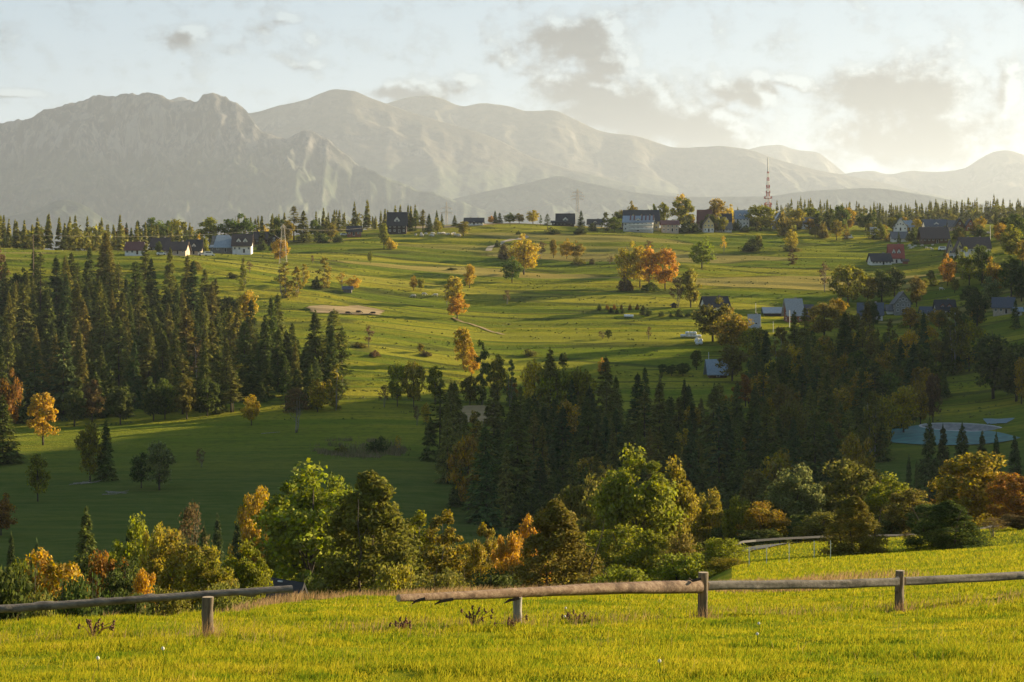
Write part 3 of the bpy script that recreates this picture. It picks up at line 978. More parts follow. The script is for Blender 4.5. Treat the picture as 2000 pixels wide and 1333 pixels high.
FAR = [
    # ---- farm on the left brow
    ('round', 238, 484, 442, 34, 'ru', 'rust orange round tree beside the red roofed farmhouse'),
    ('spruce', 247, 478, 436, 16, 'sb', 'small dark spruce peeking up behind the rust orange tree'),
    ('spruce', 269, 484, 432, 24, 'sb', 'dark spruce left of the row of big green farm trees'),
    ('round', 300, 485, 426, 50, 'g', 'broad dark green farm tree, tallest behind the red roof'),
    ('round', 342, 486, 429, 48, 'yg', 'yellow green crown in the middle of the farm tree row'),
    ('round', 322, 487, 432, 34, 'g', 'mid green tree squeezed between two wide farm trees'),
    ('column', 374, 487, 444, 22, 'gg', 'slim yellowing tree above the grey brown farm roof'),
    ('egg', 409, 487, 425, 48, 'yg', 'sunlit yellow green tree standing alone between two farm tree clumps'),
    ('round', 461, 484, 419, 66, 'g', 'massive green tree above the light blue barn'),
    ('bush', 388, 492, 458, 12, 'go', 'small bright gold shrub behind the dormered cottage'),
    ('bush', 402, 492, 464, 16, 'yg', 'yellow green garden shrub between cottage and blue barn'),
    ('round', 310, 497, 472, 16, 'g', 'little green tree in front of the brown farm roofs'),
    ('bush', 518, 472, 440, 34, 'ye', 'yellow scrub glowing behind the brown shed roofs'),
    ('bush', 512, 489, 472, 20, 'dg', 'dark green garden bush by the white walled farmhouse'),
    ('bush', 530, 490, 477, 12, 'dg', 'small dark bush left of the orange pylon tree'),
    ('round', 541, 474, 424, 30, 'g', 'airy green tree left of the lattice pylon top'),
    ('egg', 563, 476, 431, 22, 'gg', 'golden green tree right of the lattice pylon top'),
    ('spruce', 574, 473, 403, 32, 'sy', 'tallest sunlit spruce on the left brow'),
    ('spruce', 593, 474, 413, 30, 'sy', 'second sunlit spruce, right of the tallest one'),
    ('egg', 615, 472, 429, 24, 'g', 'dark oval tree right of the sunlit spruce pair'),
    ('round', 646, 471, 436, 30, 'gg', 'olive gold round tree left of the dark red barn'),
    ('bush', 630, 475, 457, 36, 'dg', 'dark hedge bush at the foot of the brow trees'),
    ('bush', 660, 474, 458, 22, 'dg', 'low dark bush beside the parked cars on the brow'),
    ('round', 547, 513, 468, 36, 'or', 'bright orange tree behind the foot of the lattice pylon'),
    ('egg', 750, 486, 437, 22, 'yg', 'yellow green tree leaning left below the big dark house'),
    ('bush', 764, 487, 465, 22, 'ye', 'yellow shrub at the foot of the leaning tree'),
    ('round', 723, 515, 490, 11, 'yg', 'small lone yellow green tree on the field boundary'),
    ('thin', 610, 516, 499, 8, 'br', 'tiny brown sapling on the left field boundary'),
    ('egg', 905, 462, 433, 27, 'gg', 'olive gold tree standing alone below the white fronted house'),
    ('round', 855, 456, 426, 20, 'gg', 'small olive round tree by the ridge spruces'),
    ('spruce', 826, 452, 410, 22, 'sy', 'sunlit spruce at right end of the grove by the big dark house'),
    ('spruce', 812, 452, 411, 24, 'sp', 'spruce in the middle of the grove by the big dark house'),
    ('spruce', 801, 453, 416, 22, 'sp', 'spruce nearest the big dark house'),
    ('spruce', 838, 452, 418, 16, 'sp', 'short spruce right of the grove by the big dark house'),
    ('spruce', 853, 446, 411, 11, 'sp', 'slim dark spruce left of the small ridge pylon'),
    ('spruce', 863, 446, 418, 9, 'sp', 'tiny spruce touching the small ridge pylon'),
    ('spruce', 888, 444, 421, 12, 'sy', 'short pair-like spruce right of the small ridge pylon'),
    ('round', 959, 438, 422, 14, 'or', 'small orange tree right of the white fronted house'),
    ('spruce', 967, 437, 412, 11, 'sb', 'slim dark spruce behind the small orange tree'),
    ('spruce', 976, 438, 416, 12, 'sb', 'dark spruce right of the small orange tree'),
    ('round', 996, 437, 416, 26, 'g', 'round green ridge tree left of the gold one'),
    ('round', 1014, 437, 417, 22, 'gg', 'olive ridge tree between green and gold crowns'),
    ('round', 1041, 437, 411, 30, 'ye', 'bright gold round tree on the ridge skyline'),
    ('spruce', 1056, 442, 420, 7, 'sb', 'tiny dark spruce beside the gold ridge tree'),
    ('spruce', 1069, 450, 418, 15, 'sb', 'lone dark spruce left of the A-frame house'),
    ('spruce', 1135, 446, 412, 15, 'sb', 'lone pointed spruce right of the tall ridge pylon'),
    ('bush', 1080, 458, 444, 30, 'dg', 'dark bush under the lone spruce left of the A-frame house'),
    ('bush', 1134, 458, 441, 26, 'dg', 'dark bush under the pointed spruce by the tall pylon'),
    ('column', 1183, 452, 415, 20, 'g', 'slim green tree left of the striped roof guesthouse'),
    ('round', 1200, 453, 424, 30, 'g', 'bushy green tree touching the guesthouse left wall'),
    ('bush', 1157, 452, 436, 18, 'dg', 'low bush before the white gabled ridge house'),
    # ---- tall village trees
    ('round', 1236, 431, 394, 26, 'gg', 'crown rising behind the dark guesthouse roof'),
    ('round', 1278, 446, 399, 18, 'yg', 'small sunlit tree right of the dark guesthouse roof'),
    ('egg', 1295, 446, 396, 24, 'yg', 'yellow green tree behind the white cube building'),
    ('egg', 1332, 452, 387, 46, 'yg', 'very tall green and gold tree right of the white cube building'),
    ('thin', 1331, 440, 379, 34, 'go', 'pale orange top poking out above the very tall village tree'),
    ('bush', 1344, 455, 428, 40, 'dg', 'dark bushes at the foot of the very tall village tree'),
    ('egg', 1398, 438, 389, 42, 'gg', 'pointed olive tree behind the yellow gabled house'),
    ('round', 1422, 438, 400, 30, 'ye', 'sunlit yellow tree right of the pointed olive tree'),
    ('round', 1486, 452, 401, 58, 'yg', 'big round sunlit tree below the radio mast'),
    ('bush', 1438, 451, 430, 20, 'dg', 'dark bush left of the blue and white house'),
    ('bush', 1534, 462, 417, 34, 'gg', 'dark tree with a gold flank right of the big round one'),
    ('round', 1558, 450, 408, 30, 'gg', 'green gold village tree behind the pale blue cottage'),
    ('round', 1584, 446, 405, 30, 'yg', 'yellow topped tree over the pale blue cottage'),
    ('round', 1622, 455, 409, 34, 'g', 'dark round green tree in the village middle'),
    ('egg', 1642, 462, 402, 34, 'g', 'tall green tree behind the orange topped one'),
    ('round', 1657, 452, 406, 28, 'og', 'orange topped tree in the village middle'),
    ('egg', 1634, 470, 430, 26, 'gg', 'olive gold tree above the white van'),
    ('column', 1651, 468, 438, 16, 'gg', 'slim gold tree right above the white van'),
    ('round', 1592, 464, 442, 26, 'ol', 'brownish tree in front of the pale blue cottage'),
    ('bush', 1606, 466, 436, 26, 'ol', 'brown olive shrub beneath the dark round village tree'),
    ('round', 1690, 452, 412, 30, 'g', 'green tree left of the light blue gable house'),
    ('column', 1706, 452, 410, 18, 'g', 'upright green tree left of the light blue gable house'),
    ('bush', 1714, 468, 446, 44, 'dg', 'dark bushes around the pale tin roof'),
    ('bush', 1767, 452, 438, 20, 'or', 'flame orange shrub below the light blue gable house'),
    ('egg', 1790, 451, 428, 20, 'ye', 'yellow tree right of the light blue gable house'),
    ('bush', 1782, 472, 447, 24, 'dg', 'dark bush between grey roof and wooden house'),
    ('bush', 1872, 468, 443, 36, 'dg', 'dark bush right of the long wooden house'),
    ('egg', 1860, 436, 418, 18, 'gg', 'olive tree above the twin brown gables'),
    ('round', 1914, 452, 423, 24, 'go', 'gold round tree right of the twin brown gables'),
    ('bush', 1913, 458, 440, 24, 'dg', 'dark bush under the gold tree near the white pole'),
    ('egg', 1962, 470, 426, 36, 'dg', 'dark crown at the right village edge, behind the rusty one'),
    ('round', 1955, 478, 436, 28, 'og', 'rusty green tree right of the white pole'),
    ('egg', 1984, 478, 418, 36, 'g', 'tall green tree in the upper right corner of the village'),
    ('round', 1975, 512, 440, 50, 'yg', 'big yellow green tree right of the dark roofed big house'),
    ('egg', 1997, 520, 470, 28, 'og', 'orange tree cut by the right frame edge near the village'),
    # ---- upper and middle slope
    ('round', 1000, 553, 502, 40, 'g', 'green round tree in front of the big golden one'),
    ('round', 1023, 537, 459, 58, 'go', 'largest golden tree mid slope, near the cart track'),
    ('bush', 985, 508, 477, 28, 'br', 'brown green shrub left of the largest golden tree'),
    ('bush', 971, 484, 470, 14, 'dg', 'dark bush beside the cart track'),
    ('bush', 1012, 459, 451, 10, 'dg', 'small dark bush on the open upper slope'),
    ('egg', 1081, 504, 468, 17, 'gg', 'small oval gold green tree left of the golden pair'),
    ('round', 1107, 506, 467, 30, 'go', 'golden tree, left one of a pair mid slope'),
    ('round', 1128, 508, 471, 28, 'gg', 'olive gold tree, right one of a pair mid slope'),
    ('thin', 1058, 506, 472, 24, 'br', 'bare brownish tree behind the largest golden tree'),
    ('bush', 1128, 517, 502, 32, 'ol', 'low olive shrub below the golden pair'),
    ('bush', 1157, 517, 505, 14, 'br', 'small brown shrub right of the golden pair'),
    ('thin', 1192, 516, 500, 14, 'br', 'tiny bare shrub left of the four golden trees'),
    ('round', 1226, 560, 473, 50, 'ye', 'yellow tree, leftmost of the four glowing mid slope'),
    ('egg', 1250, 563, 481, 36, 'go', 'slim gold tree, second of the four glowing mid slope'),
    ('egg', 1268, 565, 482, 38, 'or', 'orange tree, third of the four glowing mid slope'),
    ('round', 1299, 566, 486, 50, 'or', 'brightest orange tree, rightmost of the four mid slope'),
    ('bush', 1222, 569, 540, 32, 'br', 'brown shrub at the foot of the glowing yellow tree'),
    ('bush', 1272, 568, 552, 40, 'g', 'green undergrowth bush beneath the orange trees'),
    ('thin', 1268, 488, 471, 20, 'br', 'faint brown shrub above the glowing four'),
    ('round', 1371, 525, 463, 52, 'yg', 'yellow green round tree alone right of the glowing four'),
    ('thin', 1413, 496, 461, 14, 'go', 'slim pale gold sapling on the upper right slope'),
    ('bush', 1470, 492, 466, 42, 'dg', 'dark wide bush with sunny side on upper right slope'),
    ('egg', 1481, 492, 459, 16, 'gg', 'gold edged tree rising from the dark wide bush'),
    ('round', 1545, 490, 449, 30, 'ye', 'yellow topped tree below the big round village tree'),
    ('bush', 1545, 492, 478, 34, 'ol', 'olive shrub at the foot of the yellow topped tree'),
    ('column', 1547, 517, 487, 19, 'br', 'brown upright shrub alone on the right slope'),
    ('egg', 1349, 601, 526, 42, 'gg', 'olive gold tree with visible trunk right of the glowing four'),
    ('thin', 1322, 602, 542, 30, 'br', 'brownish tree left of the olive gold trunk'),
    ('thin', 990, 595, 566, 15, 'br', 'little brown tree alone in the middle of the slope'),
    ('egg', 917, 563, 517, 25, 'go', 'golden tree between largest golden tree and orange pair'),
    ('egg', 886, 600, 540, 38, 'go', 'golden tree, upper one of the orange pair mid slope'),
    ('round', 893, 625, 574, 42, 'or', 'orange tree, lower one of the orange pair mid slope'),
    ('thin', 874, 596, 560, 16, 'br', 'thin brown tree left of the orange pair'),
    ('round', 808, 569, 539, 17, 'og', 'brown gold bush, left one of a small pair'),
    ('round', 822, 568, 541, 15, 'gg', 'olive gold bush, right one of a small pair'),
    ('round', 883, 529, 523, 22, 'dg', 'dark mound of brush on the upper slope'),
    ('column', 634, 563, 503, 34, 'gg', 'tall gold birch left of the small golden bushes'),
    ('column', 556, 583, 513, 36, 'gg', 'tallest gold birch beneath the lattice pylon'),
    ('column', 579, 580, 521, 28, 'gg', 'second gold birch beneath the lattice pylon'),
    ('column', 595, 555, 516, 20, 'go', 'small gold birch right of the pylon birches'),
    ('bush', 618, 563, 540, 20, 'dg', 'dark bush at the foot of the tall gold birch'),
    ('thin', 668, 565, 531, 24, 'go', 'gold bush left of the small grey shed'),
    ('round', 690, 567, 539, 28, 'go', 'bright golden bush right over the small grey shed'),
    ('column', 474, 568, 518, 24, 'yg', 'yellow green birch between spruce forest and pylon birches'),
    ('spruce', 475, 548, 503, 12, 'sy', 'small spruce above the yellow green birch'),
    ('thin', 487, 533, 510, 14, 'br', 'brown bush right of the small spruce'),
    ('bush', 380, 529, 510, 32, 'ol', 'round olive bush above the left forest edge'),
    ('bush', 453, 545, 532, 24, 'dg', 'low dark bush above the left forest edge'),
    ('egg', 484, 640, 568, 40, 'go', 'large golden tree rising at the right edge of the spruces'),
    ('round', 452, 672, 612, 34, 'go', 'orange gold tree glowing among the left spruces'),
    ('egg', 447, 642, 580, 36, 'dg', 'dark green round tree left of the large golden tree'),
    ('thin', 720, 680, 634, 20, 'br', 'thin brown sapling on the lower left slope'),
    ('bush', 702, 680, 668, 30, 'ol', 'low olive bush at the foot of the thin sapling'),
    ('bush', 733, 697, 684, 24, 'br', 'brown round bush below the thin sapling'),
    ('egg', 821, 690, 671, 13, 'gg', 'small green tree beside a brown bush on lower slope'),
    ('bush', 831, 696, 684, 24, 'br', 'brown bush beside the small green tree'),
    ('bush', 1034, 696, 682, 34, 'ol', 'olive oval bush alone on the lower slope'),
    ('egg', 1188, 663, 644, 14, 'dg', 'small dark tree leaning on the lower slope'),
    ('thin', 1176, 662, 646, 16, 'br', 'faint bare shrub left of the small dark leaning tree'),
    ('thin', 1268, 664, 638, 12, 'br', 'slim bare shrub right on the lower field boundary'),
    ('egg', 1101, 724, 689, 19, 'dg', 'dark oval tree alone above the central wood'),
    ('round', 1178, 736, 699, 24, 'or', 'orange round tree alone above the central spruces'),
    ('round', 1294, 732, 711, 20, 'dg', 'small dark orchard tree, leftmost near the barn'),
    ('round', 1312, 736, 712, 24, 'dg', 'dark orchard tree in the middle near the barn'),
    ('round', 1334, 736, 709, 28, 'dg', 'widest dark orchard tree near the barn'),
    ('egg', 1360, 724, 684, 22, 'g', 'upright green tree behind the metal roof barn'),
    ('column', 1292, 776, 728, 14, 'ol', 'thin double stemmed tree before the orchard'),
    # ---- grove above the valley
    ('egg', 905, 720, 641, 40, 'go', 'golden crown at top of the grove above the central wood'),
    ('round', 921, 740, 678, 32, 'or', 'orange crown in the grove above the central wood'),
    ('column', 942, 792, 665, 34, 'g', 'tall grey green aspen in the grove above the central wood'),
    ('egg', 972, 792, 694, 38, 'gg', 'gold topped tree right in the grove above the central wood'),
    ('column', 997, 795, 703, 26, 'pg', 'pale green birch at right of the grove'),
    ('round', 1000, 792, 740, 26, 'ru', 'rust tree low in the grove above the central wood'),
    ('egg', 918, 792, 735, 38, 'ol', 'dull olive tree low in the grove above the central wood'),
    ('round', 776, 795, 707, 38, 'yg', 'yellow green tree, left of the row by the hedge bank'),
    ('round', 808, 797, 706, 46, 'gg', 'widest yellowing tree of the row by the hedge bank'),
    ('egg', 850, 792, 716, 36, 'yg', 'green tree at right end of the row by the hedge bank'),
    ('thin', 750, 797, 752, 22, 'br', 'brown sapling at left end of the row by the hedge bank'),
    ('egg', 832, 832, 787, 18, 'go', 'slim golden tree below the hedge bank'),
    ('thin', 813, 832, 792, 15, 'br', 'bare brown sapling left of the slim golden tree'),
    ('round', 1044, 815, 705, 50, 'go', 'gold tree at the upper left edge of the central wood'),
    ('round', 1088, 838, 718, 66, 'yg', 'lime green crown on top of the central wood'),
    ('egg', 1070, 836, 708, 44, 'yg', 'taller lime crown left on top of the central wood'),
    ('round', 1128, 840, 720, 66, 'yg', 'wide lime crown right on top of the central wood'),
    # ---- lower edge of the left wood
    ('egg', 84, 870, 768, 56, 'or', 'tall orange tree at the lower left wood edge'),
    ('round', 17, 842, 722, 48, 'ru', 'brown crown at left frame edge among spruces'),
    ('round', 491, 832, 771, 40, 'go', 'glowing gold and orange tree alone on the dark valley meadow'),
    ('nthin', 576, 846, 757, 58, 'br', 'nearly bare grey tree at lower right wood corner'),
    ('round', 620, 806, 741, 46, 'og', 'gold and green tree at the right foot of the wood'),
    ('column', 655, 802, 712, 34, 'gg', 'olive gold birch at the right foot of the wood'),
    ('spruce', 452, 806, 718, 42, 'sy', 'yellowish open spruce at the wood foot'),
    ('round', 180, 826, 742, 50, 'br', 'dull brown tree at the dark wood foot'),
    ('round', 300, 822, 738, 56, 'dg', 'wide dark green tree at the wood foot'),
    ('egg', 322, 820, 741, 36, 'g', 'green tree with lighter top at the wood foot'),
    ('round', 365, 820, 742, 44, 'ol', 'olive tree at the wood foot left of the green one'),
    ('round', 405, 814, 741, 48, 'dg', 'dark round tree at right of the wood foot'),
    ('egg', 145, 834, 760, 46, 'dg', 'dark tree above the orange one at the wood foot'),
    ('round', 235, 830, 756, 52, 'dg', 'shaded dark crown in the middle of the wood foot'),
    # ---- dark valley meadow
    ('egg', 74, 980, 887, 46, 'yg', 'yellow green tree alone on the dark valley meadow, far left'),
    ('egg', 176, 942, 827, 48, 'gg', 'olive gold tree beside a spruce on the dark meadow'),
    ('spruce', 207, 940, 822, 40, 'sp', 'lone spruce beside the olive gold tree on the dark meadow'),
    ('egg', 311, 958, 864, 58, 'pg', 'pale topped willow in the middle of the dark meadow'),
    ('round', 276, 954, 884, 48, 'dg', 'dark willow left of the pale topped one'),
    ('thin', 392, 914, 875, 20, 'br', 'small bare tree alone on the dark meadow'),
    ('round', 2, 1046, 966, 58, 'ru', 'rust brown round tree at left frame edge'),
    ('spruce', 5, 905, 776, 70, 'sp', 'large spruce at left frame edge'),
    ('bush', 738, 884, 853, 44, 'dg', 'dark bush inside the reedy hollow on the meadow'),
    ('bush', 668, 886, 870, 30, 'ol', 'low olive bush at the left of the reedy hollow'),
    ('thin', 778, 884, 850, 12, 'go', 'slim gold sapling at right of the reedy hollow'),
    # ---- right hand village trees and scrub
    ('round', 1392, 668, 583, 78, 'ol', 'wide olive tree hiding the dark roofed house'),
    ('round', 1428, 690, 603, 78, 'gg', 'broad golden olive tree left of the pale tall roof'),
    ('round', 1440, 690, 622, 36, 'go', 'bright gold crown in front of the pale tall roof'),
    ('round', 1475, 710, 640, 60, 'gg', 'olive gold tree below the pale tall roof'),
    ('egg', 1430, 745, 676, 56, 'ol', 'grey green willow behind the metal roof barn'),
    ('round', 1456, 795, 732, 48, 'ru', 'rust orange tree at the left edge of the right wood'),
    ('thin', 1610, 571, 510, 22, 'br', 'bare dull tree left of the big yellow village tree'),
    ('round', 1656, 598, 518, 72, 'yg', 'big yellow village tree above the grey roofed farm'),
    ('round', 1695, 592, 540, 40, 'gg', 'olive tree right of the big yellow village tree'),
    ('egg', 1722, 590, 528, 46, 'g', 'green tree above the grey gabled house'),
    ('egg', 1747, 580, 522, 42, 'dg', 'dark green tree behind the grey gabled house'),
    ('egg', 1790, 600, 540, 34, 'ol', 'dull green tree right of the grey gabled house'),
    ('round', 1851, 560, 497, 30, 'or', 'orange topped tree on bare trunk, right slope'),
    ('round', 1893, 558, 483, 46, 'yg', 'yellow green tree below the dark roofed big house'),
    ('egg', 1918, 560, 480, 44, 'g', 'green tree right below the dark roofed big house'),
    ('round', 1942, 580, 503, 44, 'og', 'round gold tree at right, before the green hedge'),
    ('egg', 1975, 580, 500, 48, 'g', 'mid green tree near the right frame edge'),
    ('round', 1935, 602, 541, 44, 'pg', 'pale green round tree left of the grey blue roof'),
    ('egg', 1995, 590, 520, 40, 'dg', 'shaded green tree cut by the right frame edge'),
    ('egg', 1895, 610, 560, 40, 'dg', 'dark tree between red dormer house and pale tree'),
    ('egg', 1908, 640, 575, 44, 'dg', 'dark tree right in front of the red dormer house'),
    ('round', 1610, 660, 592, 66, 'ol', 'wide olive tree right of the brick house'),
    ('round', 1636, 640, 583, 40, 'og', 'tree with orange tip between brick house and grey farm'),
    ('round', 1660, 690, 612, 62, 'ol', 'dull olive crown below the grey farm'),
    ('egg', 1940, 780, 655, 90, 'dg', 'largest dark tree on the right valley side'),
    ('egg', 1985, 785, 672, 80, 'dg', 'dark tree right of the largest one on valley side'),
    ('round', 1893, 726, 626, 56, 'gg', 'olive gold topped dark tree at right wood corner'),
    ('egg', 1860, 720, 632, 50, 'dg', 'dark tall tree at right wood corner'),
    ('egg', 1995, 790, 700, 30, 'og', 'orange tree at right frame edge on the valley side'),
    ('round', 1722, 890, 772, 60, 'gg', 'olive gold oval tree left of the covered reservoir'),
    ('egg', 1765, 850, 755, 56, 'go', 'golden tree above the covered reservoir'),
    ('egg', 1798, 832, 746, 36, 'gg', 'slim olive gold tree above the reservoir rim'),
    ('egg', 1822, 826, 732, 36, 'br', 'brownish tree right above the reservoir rim'),
    ('column', 1574, 832, 786, 16, 'ye', 'small golden birch glowing in the dark right wood'),
    ('round', 1558, 778, 712, 32, 'gg', 'yellow topped tree in the dark right wood'),
    ('round', 1650, 762, 690, 34, 'og', 'orange topped tree in the dark right wood'),
    ('round', 1586, 745, 668, 60, 'ol', 'wide olive crown in the upper right wood'),
    ('egg', 1700, 702, 642, 36, 'og', 'orange tipped tree at top of the right wood'),
    ('round', 1812, 690, 636, 40, 'og', 'orange tree below the red dormer house'),
    ('egg', 1665, 838, 770, 30, 'og', 'small orange crown deep in the right wood'),
    ('egg', 1560, 870, 832, 20, 'go', 'tiny gold tree low in the right wood'),
    ('bush', 1418, 785, 772, 8, 'or', 'small orange shrub, left of two by the wood edge'),
    ('bush', 1429, 786, 771, 8, 'og', 'small orange shrub, right of two by the wood edge'),
]
for e in FAR:
    k, px, base, top, w, hue, lab = e
    tree(k, px, base, top, w, hue, lab)

